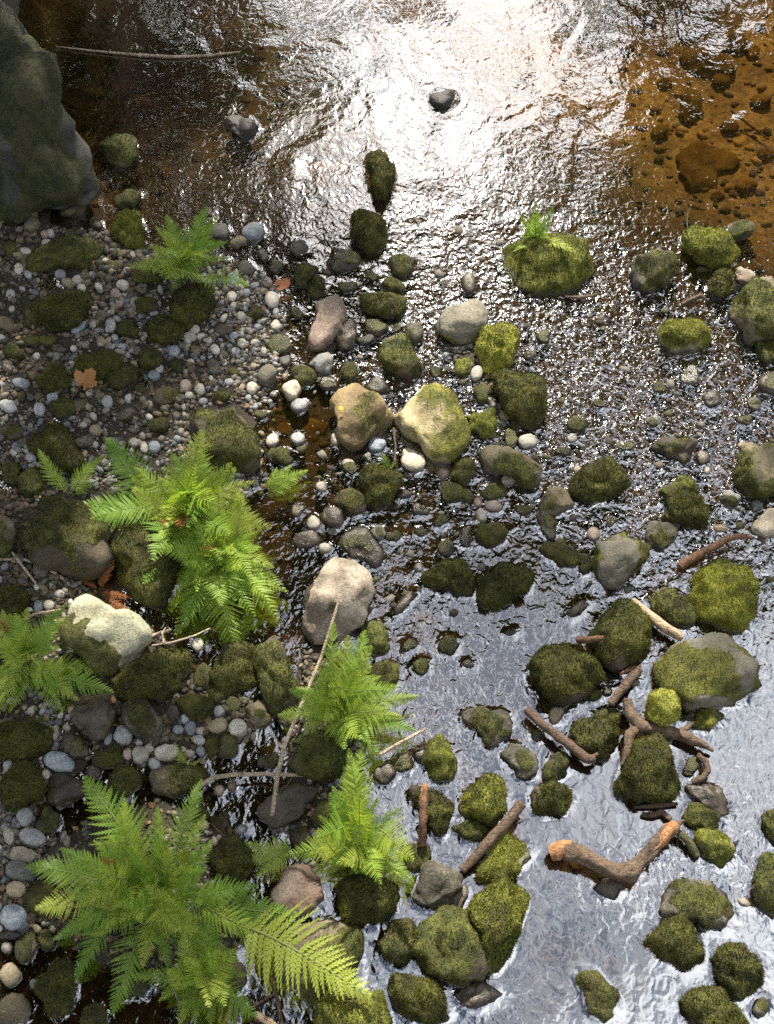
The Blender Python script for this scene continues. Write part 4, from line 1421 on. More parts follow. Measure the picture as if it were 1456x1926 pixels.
def fern(label, fronds, base=None, name='fern', kind='fern', hz=0.12, wide=1.0, group='ferns on the bank', cat='fern'):
    """fronds: (base x, base y, tip x, tip y, tip height, style); the crown stands at the first base unless given"""
    bx, by = base or fronds[0][:2]
    zc = max(gz(bx, by), 0.0)
    root = bpy.data.objects.new(name, None)
    COL.objects.link(root)
    root.location = tuple(float(c) for c in at(bx, by, zc))
    tag(root, label, cat, group)
    r0 = np.array(root.location)
    if len(fronds) > 7 and kind == 'fern':
        fronds = list(fronds)
        for q in range(int(len(fronds) * 1.5)):
            (x0, y0, x1, y1, z1) = R.choice(fronds)[:5]
            k = R.uniform(.35, .8)
            fronds.append((x0, y0, x0 + (x1 - x0) * k + R.uniform(-28, 28), y0 + (y1 - y0) * k + R.uniform(-28, 28), z1 * R.uniform(.8, 1.35) + .03, R.choice(('fern', 'fern', 'fern', 'fern_pale')) if q % 23 else 'fern_dead'))
        if len(fronds) > 18:
            for q in range(len(fronds) // 2):
                a, rr = R.uniform(0, 6.283), R.uniform(35, 95)
                x0, y0 = bx + R.uniform(-35, 35), by + R.uniform(-30, 30)
                fronds.append((x0, y0, x0 + rr * math.cos(a), y0 + rr * math.sin(a) - 25, R.uniform(.14, .3), R.choice(('fern', 'fern', 'fern_pale')), R.uniform(1, 1.5)))
    for n, f in enumerate(fronds):
        fx, fy, tx, ty = f[:4]
        zt = f[4] if len(f) > 4 and f[4] is not None else hz * R.uniform(0.8, 1.25)
        st = f[5] if len(f) > 5 else kind
        wd = f[6] if len(f) > 6 else wide
        zs = max(gz(fx, fy), 0) + (0.3 * zt if (fx, fy) != (bx, by) else 0.01)
        A, B = at(fx, fy, zs), at(tx, ty, zt)
        me, rm = FR[st][(n * 5 + int(tx)) % len(FR[st])]
        d = B - A
        L = np.linalg.norm(d)
        X = d / L
        up = np.array([R.uniform(-.25, .25), R.uniform(-.25, .12) - 0.15, 1.0])
        Y = np.cross(up, X)
        Y /= np.linalg.norm(Y)
        Z = np.cross(X, Y)
        o = obj('frond', me, root)
        # the mesh ends 0.1 below its own axis: tilt it so the tip lands where it should
        o.matrix_parent_inverse = Matrix.Identity(4)
        mt = Matrix(((X[0] * L, Y[0] * L * wd, Z[0] * L, A[0] - r0[0]), (X[1] * L, Y[1] * L * wd, Z[1] * L, A[1] - r0[1]), (X[2] * L, Y[2] * L * wd, Z[2] * L, A[2] - r0[2]), (0, 0, 0, 1)))
        o.matrix_local = mt
        obj('midrib', rm, o)
    return root


fern('small bright fern on the gravel bar above a dark mossy rock', [
    (355, 500, 385, 385, .20), (355, 500, 312, 402, .18), (355, 500, 426, 482, .08), (355, 500, 378, 530, .06), (355, 500, 268, 488, .10, 'fern_pale'), (355, 500, 335, 525, .05), (355, 500, 402, 405, .2), (355, 500, 420, 450, .12)], hz=.12)
fern('broad middle fern with a tall pale plume and many spreading fronds', [
    (360, 970, 372, 813, .30, 'fern_pale', 1.35), (300, 945, 190, 826, .18, 'fern', 1.2), (310, 960, 140, 982, .10, 'fern', 1.1), (300, 950, 120, 960, .09), (370, 950, 320, 850, .26),
    (390, 965, 505, 985, .16, 'fern_pale', 1.3), (370, 960, 470, 900, .22, 'fern_pale'), (360, 985, 425, 962, .22, 'fern'), (330, 985, 265, 1088, .10, 'fern', 1.5), (350, 960, 255, 875, .2), (360, 970, 425, 870, .25, 'fern_pale'),
    (350, 980, 290, 970, .2), (340, 990, 400, 1030, .15), (355, 975, 470, 1010, .12), (345, 985, 350, 1060, .1), (360, 965, 300, 900, .22)], hz=.15)
fern('dark green fern hanging below the middle fern towards the creek', [
    (420, 1045, 328, 1184, .07), (425, 1045, 443, 1222, .04), (420, 1045, 515, 1157, .07), (430, 1045, 535, 1105, .10), (420, 1045, 381, 1160, .06), (430, 1040, 510, 1062, .14), (415, 1045, 333, 1100, .13, 'fern', 1.3),
    (425, 1040, 400, 985, .2), (430, 1040, 480, 1000, .18), (420, 1045, 475, 1150, .1), (425, 1045, 500, 1120, .12), (418, 1045, 440, 1120, .15)], hz=.1)
fern('little two-fronded fern beside the round mossy stones on the bank', [
    (130, 930, 68, 845, .14, 'fern', .8), (135, 930, 190, 852, .14, 'fern', .9), (135, 932, 181, 905, .08), (130, 930, 100, 890, .08)], hz=.1)
fern('fern at the edge of the photo beside the cream moss-patched boulder', [
    (60, 1235, -10, 1262, .10), (60, 1230, 118, 1160, .12), (60, 1230, 5, 1172, .14), (65, 1240, 112, 1335, .05), (70, 1250, 207, 1305, .04), (60, 1240, 15, 1335, .06), (55, 1240, -20, 1355, .06), (60, 1235, 110, 1215, .1), (60, 1230, -20, 1205, .12), (60, 1235, 45, 1290, .1)], hz=.1)
fern('tall centre fern with the bare stick running through it', [
    (635, 1335, 625, 1172, .22, 'fern', .8), (640, 1335, 690, 1187, .24), (630, 1335, 524, 1341, .10), (630, 1340, 556, 1393, .07, 'fern', .8), (645, 1335, 752, 1345, .12), (645, 1340, 778, 1372, .09), (645, 1345, 711, 1425, .06),
    (650, 1330, 786, 1306, .10, 'fern_pale', .8), (640, 1335, 712, 1270, .18), (630, 1335, 560, 1290, .15), (640, 1335, 655, 1240, .22), (635, 1335, 600, 1260, .18), (640, 1340, 640, 1400, .08), (640, 1335, 690, 1380, .12), (632, 1335, 580, 1350, .14), (645, 1330, 700, 1300, .18)], hz=.14)
fern('small bright fern with star-like fronds over the dark mossy rock', [
    (678, 1585, 538, 1612, .09), (678, 1580, 602, 1537, .15), (680, 1590, 674, 1690, .06), (682, 1590, 694, 1693, .05, 'fern', .8), (685, 1590, 778, 1652, .06), (685, 1580, 753, 1523, .14), (678, 1575, 645, 1487, .2), (682, 1575, 707, 1505, .2), (672, 1520, 683, 1405, .14, 'fern', 1.1),
    (672, 1530, 650, 1440, .12), (678, 1580, 660, 1410, .24, 'fern', .8), (684, 1585, 745, 1590, .12), (675, 1590, 620, 1640, .07), (684, 1588, 730, 1630, .1)], base=(678, 1585), hz=.12)
BIG = [(161, 1456, .22, 1.2), (231, 1504, .24, 1), (292, 1520, .22, 1), (377, 1466, .20, .8), (388, 1535, .16, 1), (44, 1631, .12, 1), (66, 1712, .10, 1.35, 'fern_pale'), (394, 1581, .22, 1.1), (554, 1712, .10, 1.2), (268, 1816, .10, 1.2, 'fern_pale'), (315, 1814, .12, 1),
       (446, 1804, .09, 1.1), (204, 1906, .03, .9), (135, 1843, .06, .8), (110, 1600, .16, 1), (180, 1580, .2, 1), (330, 1600, .26, 1.1), (250, 1610, .28, 1.1), (140, 1690, .14, 1), (180, 1760, .12, 1), (380, 1640, .22, 1.2), (420, 1700, .2, 1.2), (480, 1660, .14, 1), (360, 1760, .14, 1.1, 'fern_pale'),
       (230, 1740, .18, 1), (100, 1770, .07, .9), (420, 1760, .12, 1.1), (500, 1760, .08, 1), (300, 1560, .22, 1)]
fern('biggest fern clump, a wide spray of bright fronds in the lower corner', [(290 + (x - 290) * .28 + R.uniform(-25, 25), 1690 + (y - 1690) * .25 + R.uniform(-25, 25), x, y, z, (r[0] if r else 'fern'), w) for (x, y, z, w, *r) in BIG], base=(290, 1690), hz=.14)
fern('low fern spilling over the water below the biggest clump', [
    (380, 1830, 335, 1922, .05, 'fern', 1.2), (385, 1830, 482, 1910, .05, 'fern', 1.2), (380, 1830, 238, 1838, .07, 'fern', .7), (385, 1830, 400, 1930, .05), (380, 1825, 300, 1880, .08), (385, 1825, 440, 1870, .1), (380, 1825, 360, 1880, .12), (385, 1825, 460, 1830, .1)], hz=.08)
fern('single long outstretched frond over the broad brownish boulder', [(440, 1745, 690, 1858, .22, 'fern_pale', 1.15)], hz=.1, group=None)
fern('dull half-shaded fern behind the low brown rock', [(545, 1612, 511, 1574, .07, 'fern_pale'), (545, 1612, 458, 1588, .08, 'fern_pale'), (545, 1614, 481, 1650, .05, 'fern_pale'), (545, 1612, 440, 1622, .06, 'fern_pale', .8), (545, 1612, 535, 1575, .08)], hz=.06)
fern('little fern growing behind the long smooth mossy boulder', [
    (1005, 462, 1010, 384, .24), (1005, 462, 1042, 393, .22), (1005, 462, 984, 402, .2), (1005, 462, 1085, 468, .16, 'fern_pale', .7), (1005, 462, 970, 465, .14, 'fern', .6), (1005, 462, 1030, 420, .2)], hz=.2)
fern('tiny fern seedling beside the dark water below the ochre boulder', [(728, 885, 718, 850, .06), (728, 885, 746, 870, .04), (728, 885, 708, 878, .04)], hz=.04)
fern('shaded fern at the rim of the pool beyond the middle fern', [(505, 930, 520, 878, .07), (505, 930, 577, 880, .06), (505, 930, 545, 872, .07), (505, 930, 560, 905, .05)], hz=.06)
fern('yellowing fern sprig on the olive rock near the pale pebbles', [(350, 1445, 325, 1398, .05, 'fern_pale'), (350, 1445, 375, 1430, .04, 'fern_pale'), (350, 1445, 340, 1415, .04, 'fern_pale')], hz=.04)
fern('dead rust-brown fern withered at the foot of the olive boulder', [
    (185, 1110, 150, 1085, .05, 'fern_dead'), (185, 1112, 245, 1125, .03, 'fern_dead'), (190, 1110, 222, 1000, .10, 'fern_dead', .6), (185, 1110, 205, 1050, .07, 'fern_dead'), (190, 1115, 270, 1175, .02, 'fern_dead', .7), (186, 1112, 160, 1120, .03, 'fern_dead')], hz=.04, group=None)
# ------------------------------------------------------------------ sticks, driftwood, leaves
def bark_mat(name, c1, c2, c3, scale=26):
    m, nt, nd, lk, out = new_mat(name)
    tc = nd.new('ShaderNodeTexCoord')
    v = tc.outputs['Object']
    a = n_noise(nt, v, scale, 6, 0.7, 0.8)
    b_ = n_noise(nt, v, scale * 4, 4, 0.65)
    col = n_mix(nt, n_range(nt, a, 0.32, 0.6), c1, c2)
    col = n_mix(nt, n_range(nt, b_, 0.55, 0.75), col, c3)
    vo = nd.new('ShaderNodeTexVoronoi')
    vo.feature = 'DISTANCE_TO_EDGE'
    vo.inputs['Scale'].default_value = scale * 2.2
    mp = nd.new('ShaderNodeMapping')
    mp.inputs['Scale'].default_value = (0.55, 1.0, 1.0)
    lk.new(v, mp.inputs['Vector'])
    lk.new(mp.outputs[0], vo.inputs['Vector'])
    cr = n_range(nt, vo.outputs['Distance'], 0.0, 0.07)
    col = n_mix(nt, 1.0, col, n_mix(nt, cr, (0.8, 0.78, 0.76), (1, 1, 1)), 'MULTIPLY')
    b = nd.new('ShaderNodeBsdfPrincipled')
    lk.new(col, b.inputs['Base Color'])
    b.inputs['Roughness'].default_value = 0.75
    lk.new(n_bump(nt, n_math(nt, 'ADD', n_math(nt, 'MULTIPLY', cr, 0.3), n_math(nt, 'ADD', a, b_)), 0.8, 0.01), b.inputs['Normal'])
    lk.new(b.outputs[0], out.inputs['Surface'])
    return m


M['bark'] = bark_mat('bark_brown', (0.045, 0.027, 0.016), (0.15, 0.10, 0.062), (0.21, 0.15, 0.10))
M['bark_dark'] = bark_mat('bark_dark', (0.045, 0.028, 0.018), (0.12, 0.075, 0.045), (0.17, 0.12, 0.08))
M['bark_red'] = bark_mat('bark_reddish', (0.08, 0.036, 0.018), (0.22, 0.11, 0.055), (0.28, 0.17, 0.1))
M['bark_moss'] = bark_mat('bark_mossy', (0.03, 0.035, 0.01), (0.09, 0.09, 0.03), (0.13, 0.10, 0.06))
M['peeled'] = bark_mat('wood_peeled', (0.26, 0.18, 0.10), (0.45, 0.34, 0.22), (0.22, 0.13, 0.07), 14)
M['twig'] = bark_mat('twig_pale', (0.26, 0.19, 0.12), (0.46, 0.38, 0.28), (0.2, 0.14, 0.09), 18)
M['splinter'] = bark_mat('wood_broken_orange', (0.26, 0.11, 0.045), (0.45, 0.23, 0.10), (0.16, 0.06, 0.025), 34)


def mpp(px, py):
    return float(np.linalg.norm(at(px + 1, py, 0) - at(px, py, 0)))


def stick(label, pts, mat='bark', name='stick', cat='stick', z=0.03, group='sticks stranded among the rocks', forks=(), tips=None, sides=14, wob=0.14):
    """pts: (x, y, half width in photo pixels[, height])"""
    P = [at(p[0], p[1], p[3] if len(p) > 3 else z) for p in pts]
    rad = [p[2] * mpp(p[0], p[1]) for p in pts]
    V, F, C, T = tube(P, rad, sides, int(pts[0][0]), wob)
    base = C[0].copy()
    root = obj(name, mesh_py(name, V - base, F, M[mat]), loc=base)
    tag(root, label, cat, group)
    for (fn, fm, fp) in forks:
        P2 = [at(p[0], p[1], p[3] if len(p) > 3 else z) - base for p in fp]
        V2, F2, _, _ = tube(P2, [p[2] * mpp(p[0], p[1]) for p in fp], 12, int(fp[0][0]) + 3, wob)
        obj(fn, mesh_py(fn, V2, F2, M[fm]), root)
    return root


log = stick('curved driftwood log with bright orange broken ends, lying across the pale water', [(1062, 1600, 18, .055), (1085, 1603, 18, .06), (1120, 1622, 15.5, .06), (1160, 1642, 15.5, .055), (1185, 1640, 17.5, .055), (1200, 1627, 14, .058), (1225, 1600, 12.5, .063), (1250, 1572, 12, .07), (1262, 1562, 12, .07)],
            'bark', 'driftwood_log', 'driftwood', group=None, sides=24, wob=0.24, forks=[
    ('broken_end', 'splinter', [(1034, 1606, 10, .05), (1046, 1602, 17, .055), (1064, 1600, 19, .056), (1074, 1600, 18.6, .057)]),
    ('broken_tip', 'splinter', [(1226, 1597, 12, .069), (1245, 1577, 13.3, .073), (1262, 1561, 13.4, .073), (1272, 1552, 10, .073)]),
    ('bark_splinter', 'bark_dark', [(1262, 1562, 7, .065), (1275, 1550, 6, .068), (1288, 1543, 2, .068)]),
    ('branch_stub', 'bark_dark', [(1178, 1645, 9, .05), (1185, 1658, 7, .03), (1190, 1666, 4, .02)])])
stick('dark straight stick slanting down to the oval green rock', [(990, 1335, 7, .05), (1020, 1362, 8.5, .055), (1070, 1400, 9, .06), (1105, 1428, 9, .06), (1118, 1428, 7, .055)], 'bark_dark', forks=[('fork', 'bark_dark', [(1108, 1426, 6, .058), (1118, 1423, 5, .06), (1125, 1417, 3, .062)])])
stick('straight thick stick slanting against the pointed bright mossy rock', [(980, 1510, 9, .07), (958, 1540, 10, .07), (925, 1578, 10, .06), (895, 1612, 10, .045), (868, 1637, 9, .03)], 'bark')
stick('short upright reddish stick lying on the mossy rock by the small bright fern', [(798, 1480, 6, .14), (796, 1510, 7.5, .14), (795, 1550, 8, .11), (793, 1588, 9, .05)], 'bark_red', forks=[('stub', 'splinter', [(797, 1490, 6, .141), (800, 1480, 6.5, .143), (802, 1474, 3, .142)])])
stick('pale peeled stick beside the oval mossy rock', [(1190, 1130, 7, .035), (1215, 1152, 9, .045), (1250, 1180, 9.5, .05), (1285, 1200, 8, .045)], 'peeled', wob=0.1)
stick('crooked dark stick reaching the cream stone in the glitter', [(1278, 1066, 8, .02), (1310, 1046, 7.5, .035), (1340, 1030, 7, .05), (1365, 1016, 6.5, .055), (1390, 1008, 5, .055), (1418, 1012, 2.5, .05)], 'bark_red', forks=[('stub', 'bark_dark', [(1362, 1018, 4, .05), (1372, 1028, 2.5, .04)])])
stick('forked driftwood holding the yellow egg-shaped stone', [(1180, 1316, 9, .06), (1186, 1345, 11, .06), (1205, 1366, 12, .055), (1235, 1374, 12, .05), (1270, 1378, 11, .045), (1300, 1390, 10, .04), (1325, 1402, 7, .035), (1342, 1413, 3, .03)], 'bark', 'driftwood_branch', 'driftwood', group=None, sides=14, wob=0.2, forks=[
    ('fork', 'bark', [(1200, 1366, 10, .05), (1184, 1385, 10, .05), (1180, 1415, 8, .045), (1172, 1440, 6, .03)]), ('stub', 'bark_dark', [(1265, 1380, 6, .045), (1290, 1372, 5, .05), (1305, 1360, 3, .055)])])
stick('short grey stick between the tall mossy boulder and the dome-shaped one', [(1203, 1258, 8, .06), (1185, 1280, 10, .055), (1165, 1303, 9, .045), (1147, 1324, 7, .03)], 'bark')
stick('small brown bark sliver lying above the short grey stick', [(1165, 1268, 3, .05), (1190, 1258, 5, .06), (1205, 1252, 3, .06)], 'bark_red')
stick('reddish stick caught on the side of the tall mossy boulder', [(1088, 1204, 7, .04), (1105, 1204, 6, .07), (1130, 1200, 5, .09), (1152, 1194, 3, .1)], 'bark_red')
stick('thin dark splinter floating under the domed mossy boulder', [(1193, 1519, 3, .012), (1215, 1517, 4, .014), (1240, 1514, 6, .016), (1275, 1512, 3, .016)], 'bark_dark')
stick('thin dark twig above the tip of the curved driftwood log', [(1207, 1532, 4, .014), (1228, 1534, 5, .016), (1245, 1527, 6, .018), (1262, 1542, 5, .02)], 'bark_dark')
stick('mossy stick running from the driftwood tip to the cracked green rock', [(1270, 1562, 7, .04), (1285, 1572, 8, .04), (1300, 1588, 8, .035), (1312, 1610, 8, .02)], 'bark_moss')
stick('small looped root piece in the stream beyond the domed boulder', [(1312, 1420, 5, .03), (1328, 1432, 6, .035), (1332, 1448, 6, .035), (1322, 1464, 6, .03), (1302, 1472, 6, .02)], 'bark_dark', 'root', 'root', group=None)
stick('long thin bare stick arching down through the centre fern', [(640, 1118, 2, .20), (627, 1165, 3, .17), (605, 1235, 3.2, .10), (580, 1295, 3.6, .08), (552, 1362, 4, .075), (533, 1408, 4.2, .09), (521, 1465, 4.5, .06), (512, 1535, 4.5, .04)], 'twig', wob=0.08)
stick('pale bent stick crossing behind the lower end of the long bare stick', [(362, 1492, 4, .07), (380, 1475, 4, .07), (400, 1463, 4.2, .065), (440, 1457, 4, .06), (500, 1456, 4, .05), (575, 1458, 3.5, .04)], 'twig', wob=0.08)
stick('thin straight twig poking out from the centre fern over the stream', [(715, 1420, 3.2, .05), (760, 1393, 3, .06), (800, 1372, 2.5, .06)], 'twig', 'twig', 'twig', group='thin twigs')
stick('grey twig curving across the pebbles beneath the olive boulder', [(-5, 1052, 2.8, .03), (45, 1052, 2.8, .035), (85, 1066, 3, .04), (115, 1085, 3, .035), (135, 1103, 2.5, .03)], 'twig', 'twig', 'twig', group='thin twigs')
stick('short straight twig lying on blue-grey pebbles at the photo edge', [(22, 1038, 2.2, .04), (45, 1068, 2.5, .045), (68, 1098, 2, .035)], 'twig', 'twig', 'twig', group='thin twigs')
stick('thin twig just above the fern by the cream moss-patched boulder', [(28, 1174, 2.5, .04), (65, 1155, 2.8, .05), (115, 1147, 2.5, .05)], 'twig', 'twig', 'twig', group='thin twigs')
stick('pale thin branch poking from under the cream moss-patched boulder', [(278, 1200, 4, .04), (300, 1192, 4, .045), (322, 1184, 3, .05)], 'twig', 'twig', 'twig', group='thin twigs')
stick('wiry bent twig on the rock under the cream boulder', [(285, 1215, 2, .07), (325, 1208, 1.8, .11), (365, 1196, 1.6, .09), (395, 1182, 1.3, .06)], 'twig', 'twig', 'twig', group='thin twigs', forks=[('side_twig', 'twig', [(308, 1210, 1.5, .1), (305, 1190, 1.4, .1), (312, 1180, 1, .09)])])
stick('slender pale branch lying in the black water beside the slab-sided boulder', [(105, 87, 1, .008), (180, 96, 1.8, .010), (260, 103, 2.6, .012), (330, 107, 2.8, .012), (395, 104, 2.4, .010), (452, 97, 1.2, .008)], 'twig', 'branch', 'branch', group=None, wob=0.08)
stick('thin sunken twig under the clear amber water', [(1375, 208, 2, -.045), (1410, 235, 2.4, -.05), (1446, 262, 2, -.05)], 'bark_dark', 'twig', 'twig', group='thin twigs')
stick('small dark stick floating below the long fern-topped boulder', [(1062, 558, 2, .01), (1090, 560, 3.5, .012), (1115, 556, 2.5, .012)], 'bark_dark')
stick('curved bark scrap in the glitter beyond the dark grainy rock', [(1282, 572, 3, .012), (1300, 564, 5, .016), (1318, 556, 4, .02), (1326, 560, 2, .02)], 'bark_dark')
stick('black sodden twig pointing down beside the low fern', [(514, 1832, 2.5, .02), (520, 1870, 3.5, .02), (526, 1905, 4, .018), (530, 1930, 4, .015)], 'bark_dark', 'twig', 'twig', group='thin twigs')
stick('dark twig slanting across the pool beside the low fern', [(462, 1905, 2.5, .015), (495, 1882, 3, .016), (525, 1865, 2, .016)], 'bark_dark', 'twig', 'twig', group='thin twigs')
stick('pale broken stick at the bottom edge beside the low fern', [(480, 1908, 6, .02), (505, 1922, 7, .02), (530, 1940, 7, .02)], 'peeled')
stick('thin black stem hanging by the straw-coloured boulder', [(740, 805, 2.2, .03), (744, 840, 2.2, .02), (743, 870, 2, .015)], 'bark_dark', 'twig', 'twig', group='thin twigs')
stick('hair-thin bare twig rising beyond the bright ridged rock', [(1293, 430, 1.2, .06), (1292, 408, 1.2, .12), (1300, 385, 1, .18)], 'twig', 'twig', 'twig', group='thin twigs')

M['dead_leaf'] = leaf_mat('leaf_dry_orange', c1=(0.36, 0.17, 0.06), c2=(0.50, 0.27, 0.11), trans=0.3, rough=0.7)
M['red_leaf'] = leaf_mat('leaf_dry_red', c1=(0.40, 0.14, 0.07), c2=(0.48, 0.2, 0.1), trans=0.3, rough=0.7)
M['yellow_leaf'] = leaf_mat('leaf_yellow', c1=(0.75, 0.52, 0.04), c2=(0.8, 0.6, 0.06), trans=0.3, rough=0.6)


def leaf(label, px, py, size_px, mat, z, seed, lobes=5, curl=0.35, turn=0.0):
    """lobed dry leaf with a curled blade, veins and a stalk"""
    s = size_px * mpp(px, py)
    n = 40
    g = random.Random(seed)
    V, F = [np.zeros(3)], []
    for ring, fr in enumerate((0.35, 0.7, 1.0)):
        for k in range(n):
            th = -math.pi * 0.86 + 1.72 * math.pi * k / (n - 1)
            lob = 0.60 + 0.40 * abs(math.cos(th * lobes / 2 * 0.9)) ** 0.7 + 0.06 * math.sin(th * 17)
            r = s * fr * lob * (0.75 + 0.25 * math.cos(th))
            x, y = r * math.cos(th), r * math.sin(th)
            zz = curl * (x * x + 1.6 * y * y) / s + 0.05 * s * math.sin(th * 4 + seed) * fr
            V.append(np.array([x, y, zz]))
    for k in range(n - 1):
        F.append((0, 1 + k, 2 + k))
        for q in range(2):
            a = 1 + q * n + k
            F.append((a, a + n, a + n + 1, a + 1))
    Rz = Matrix.Rotation(turn, 3, 'Z') @ Matrix.Rotation(0.25, 3, 'X')
    V = [np.array(Rz @ Vector(v)) for v in V]
    o = obj('fallen_leaf', mesh_py('fallen_leaf', V, F, M[mat]), loc=at(px, py, z))
    tag(o, label, 'leaf')
    st, sf, _, _ = tube([np.array(Rz @ Vector((0, 0, 0.002))), np.array(Rz @ Vector((-s * 0.5, s * 0.05, 0.01))), np.array(Rz @ Vector((-s * 1.0, s * 0.2, 0.0)))], [s * .03, s * .03, s * .02], 5, seed, 0)
    obj('stalk', mesh_py('stalk', st, sf, M['stipe_dead']), o)
    return o


leaf('orange dry maple leaf lying on a dark mossy stone of the gravel bar', 158, 722, 30, 'dead_leaf', .06, 3, 5, .45, 1.1)
leaf('small reddish fallen leaf at the edge of the gravel bar', 527, 537, 19, 'red_leaf', .04, 8, 3, .35, 0.4)
leaf('tiny yellow leaf stuck on the ochre boulder', 641, 769, 6, 'yellow_leaf', .12, 5, 1, .1, 1.5)

lp = []
while len(lp) < 900:
    px, py = rnd.uniform(-20, 760), rnd.uniform(430, 1920)
    if grid_at(_land, px, py) > .45:
        lp.append(at(px, py, 0))
lp = np.array(lp)
lz = ground_z(lp[:, :2]) + 0.008 + RNG.random(len(lp)) * 0.008
la = RNG.uniform(0, 6.283, len(lp))
ll = np.where(RNG.random(len(lp)) < .6, RNG.uniform(.015, .05, len(lp)), RNG.uniform(.008, .016, len(lp)))[:, None]
lw = np.where(ll[:, 0] < .016, ll[:, 0] * .7, .0016)[:, None]
dv = np.column_stack([np.cos(la), np.sin(la), RNG.normal(0, .12, len(lp))])
sv = np.column_stack([-np.sin(la), np.cos(la), RNG.normal(0, .4, len(lp))])
lc = np.column_stack([lp[:, :2], lz])
LV = np.stack([lc - dv * ll, lc + sv * lw, lc + dv * ll, lc - sv * lw], 1).reshape(-1, 3)
lcol = np.array([(0.20, 0.11, 0.05), (0.12, 0.065, 0.03), (0.26, 0.18, 0.09), (0.07, 0.04, 0.02)])[RNG.integers(0, 4, len(lp))]
litter = obj('leaf_litter', mesh_np('leaf_litter', LV, np.arange(4 * len(lp)).reshape(-1, 4), leaf_mat('litter', attr='col', trans=.1, rough=.8), False, {'col': np.repeat(lcol, 4, 0)}))
tag(litter, 'dry needles and leaf scraps strewn over the bank', None, kind='stuff')

# ------------------------------------------------------------------ trees of the far bank: beyond the frame, mirrored in the water and shading the bank
M['tree_leaf'] = leaf_mat('tree_leaves', attr='col', trans=0.35, rough=0.55)


def tree(label, foot, height, clumps, seed, leaf_n=320, leaf_s=0.07, tr=0.22):
    g = np.random.default_rng(seed)
    fz = float(ground_z(np.array([foot]))[0])
    root = bpy.data.objects.new('tree', None)
    COL.objects.link(root)
    root.location = (foot[0], foot[1], fz)
    tag(root, label, 'tree', 'trees on the far bank')
    o3 = np.array([foot[0], foot[1], fz])
    top = np.array([foot[0] * 0.96, foot[1] - 0.3, height])
    VV, FF = [], []

    def add(P, rr, sd):
        n0 = sum(len(v) for v in VV)
        V, F, _, _ = tube([p - o3 for p in P], rr, 8, sd, 0.12)
        VV.append(V)
        FF.extend([[i + n0 for i in f] for f in F])

    add([o3 - (0, 0, .2), o3 * (1, 1, 0) + (0.1, 0, height * .4), top], [tr * 1.3, tr, tr * .25], seed)
    for k, (c, r, d) in enumerate(clumps):
        h = min(height * .92, max(height * .3, c[2] - 1.2))
        st = np.array([foot[0], foot[1], h])
        add([st, (st + c) / 2 + (0, 0, .25), c], [tr * .35, tr * .2, .02], seed + k)
    obj('trunk', mesh_py('trunk', np.vstack(VV), FF, M['bark_dark']), root)
    P, C = [], []
    for (c, r, d) in clumps:
        n = int(leaf_n * d)
        q = g.normal(0, 1, (n, 3))
        q /= np.linalg.norm(q, axis=1)[:, None]
        q *= (g.random(n) ** 0.45)[:, None] * r
        q[:, 2] *= 0.75
        P.append(q + c)
        C.append(np.tile(g.uniform(0.7, 1.2), n))
    P, C = np.vstack(P), np.concatenate(C)
    n = len(P)
    a = g.normal(0, 1, (n, 3)) * (1, 1, 0.6)
    a /= np.linalg.norm(a, axis=1)[:, None]
    b = np.cross(a, g.normal(0, 1, (n, 3)))
    b /= np.linalg.norm(b, axis=1)[:, None]
    s = leaf_s * g.uniform(0.6, 1.4, n)[:, None]
    V = np.stack([P - a * s, P + b * s * .5, P + a * s, P - b * s * .5], 1).reshape(-1, 3) - o3
    col = np.array([0.045, 0.085, 0.018]) * (C * g.uniform(0.6, 1.4, n))[:, None] + np.array([0.03, 0.02, 0.0]) * g.random((n, 1))
    obj('crown', mesh_np('crown', V, np.arange(4 * n).reshape(-1, 4), M['tree_leaf'], False, {'col': np.repeat(col, 4, 0)}), root)
    return root


def over(px, py, t):
    """spot in a crown that shades the place (px, py) of the ground"""
    return at(px, py, 0.05) + SUN_DIR * t


gt = random.Random(5)
# shade of the near bank: (x, y, radius of the shade, thickness)
SHADE = [(60, 180, .7, 1.6), (200, 60, .75, 1.6), (60, 40, .8, 1.6), (330, 40, .45, 1.2), (-80, 420, .4, 1.2), (60, 540, .22, .7), (180, 640, .2, .6), (90, 770, .2, .6), (270, 560, .14, .5), (-60, 900, .25, .7), (70, 1030, .17, .7), (30, 1120, .14, .5),
         (270, 1370, .15, .7), (90, 1470, .18, .8), (400, 1370, .12, .5), (470, 1480, .2, .8), (-40, 1500, .3, .7), (20, 1640, .12, .5), (100, 1880, .18, .6), (480, 1640, .1, .5), (560, 1500, .14, .6), (560, 1060, .09, .4), (640, 560, .12, .4), (190, 1500, .13, .6), (380, 1880, .09, .4), (300, 640, .1, .4)]
cl_a, cl_b = [], []
for n_, (x_, y_, r_, d_) in enumerate(SHADE):
    t_ = gt.uniform(9.5, 12.5)
    (cl_a if y_ < 900 else cl_b).append((over(x_, y_, t_), r_, d_))
tree('leafy tree mirrored black in the shaded pool beyond the slab-sided boulder', (-3.4, 13.5), 10.5, cl_a, 3)
tree('leafy tree of the far bank that dapples the ferns with shade', (-2.6, 10.2), 9.5, cl_b, 4, tr=0.16)
cr = []
for _ in range(46):
    cr.append((np.array([gt.uniform(3.9, 9), gt.uniform(11, 17), gt.uniform(4.5, 13.5)]), gt.uniform(.7, 1.3), gt.uniform(.9, 1.6)))
tree('broad dense tree of the far bank mirrored dark over the amber shallows', (5.6, 14.5), 13, cr, 6, leaf_n=520, leaf_s=.15, tr=.3)
cl = []
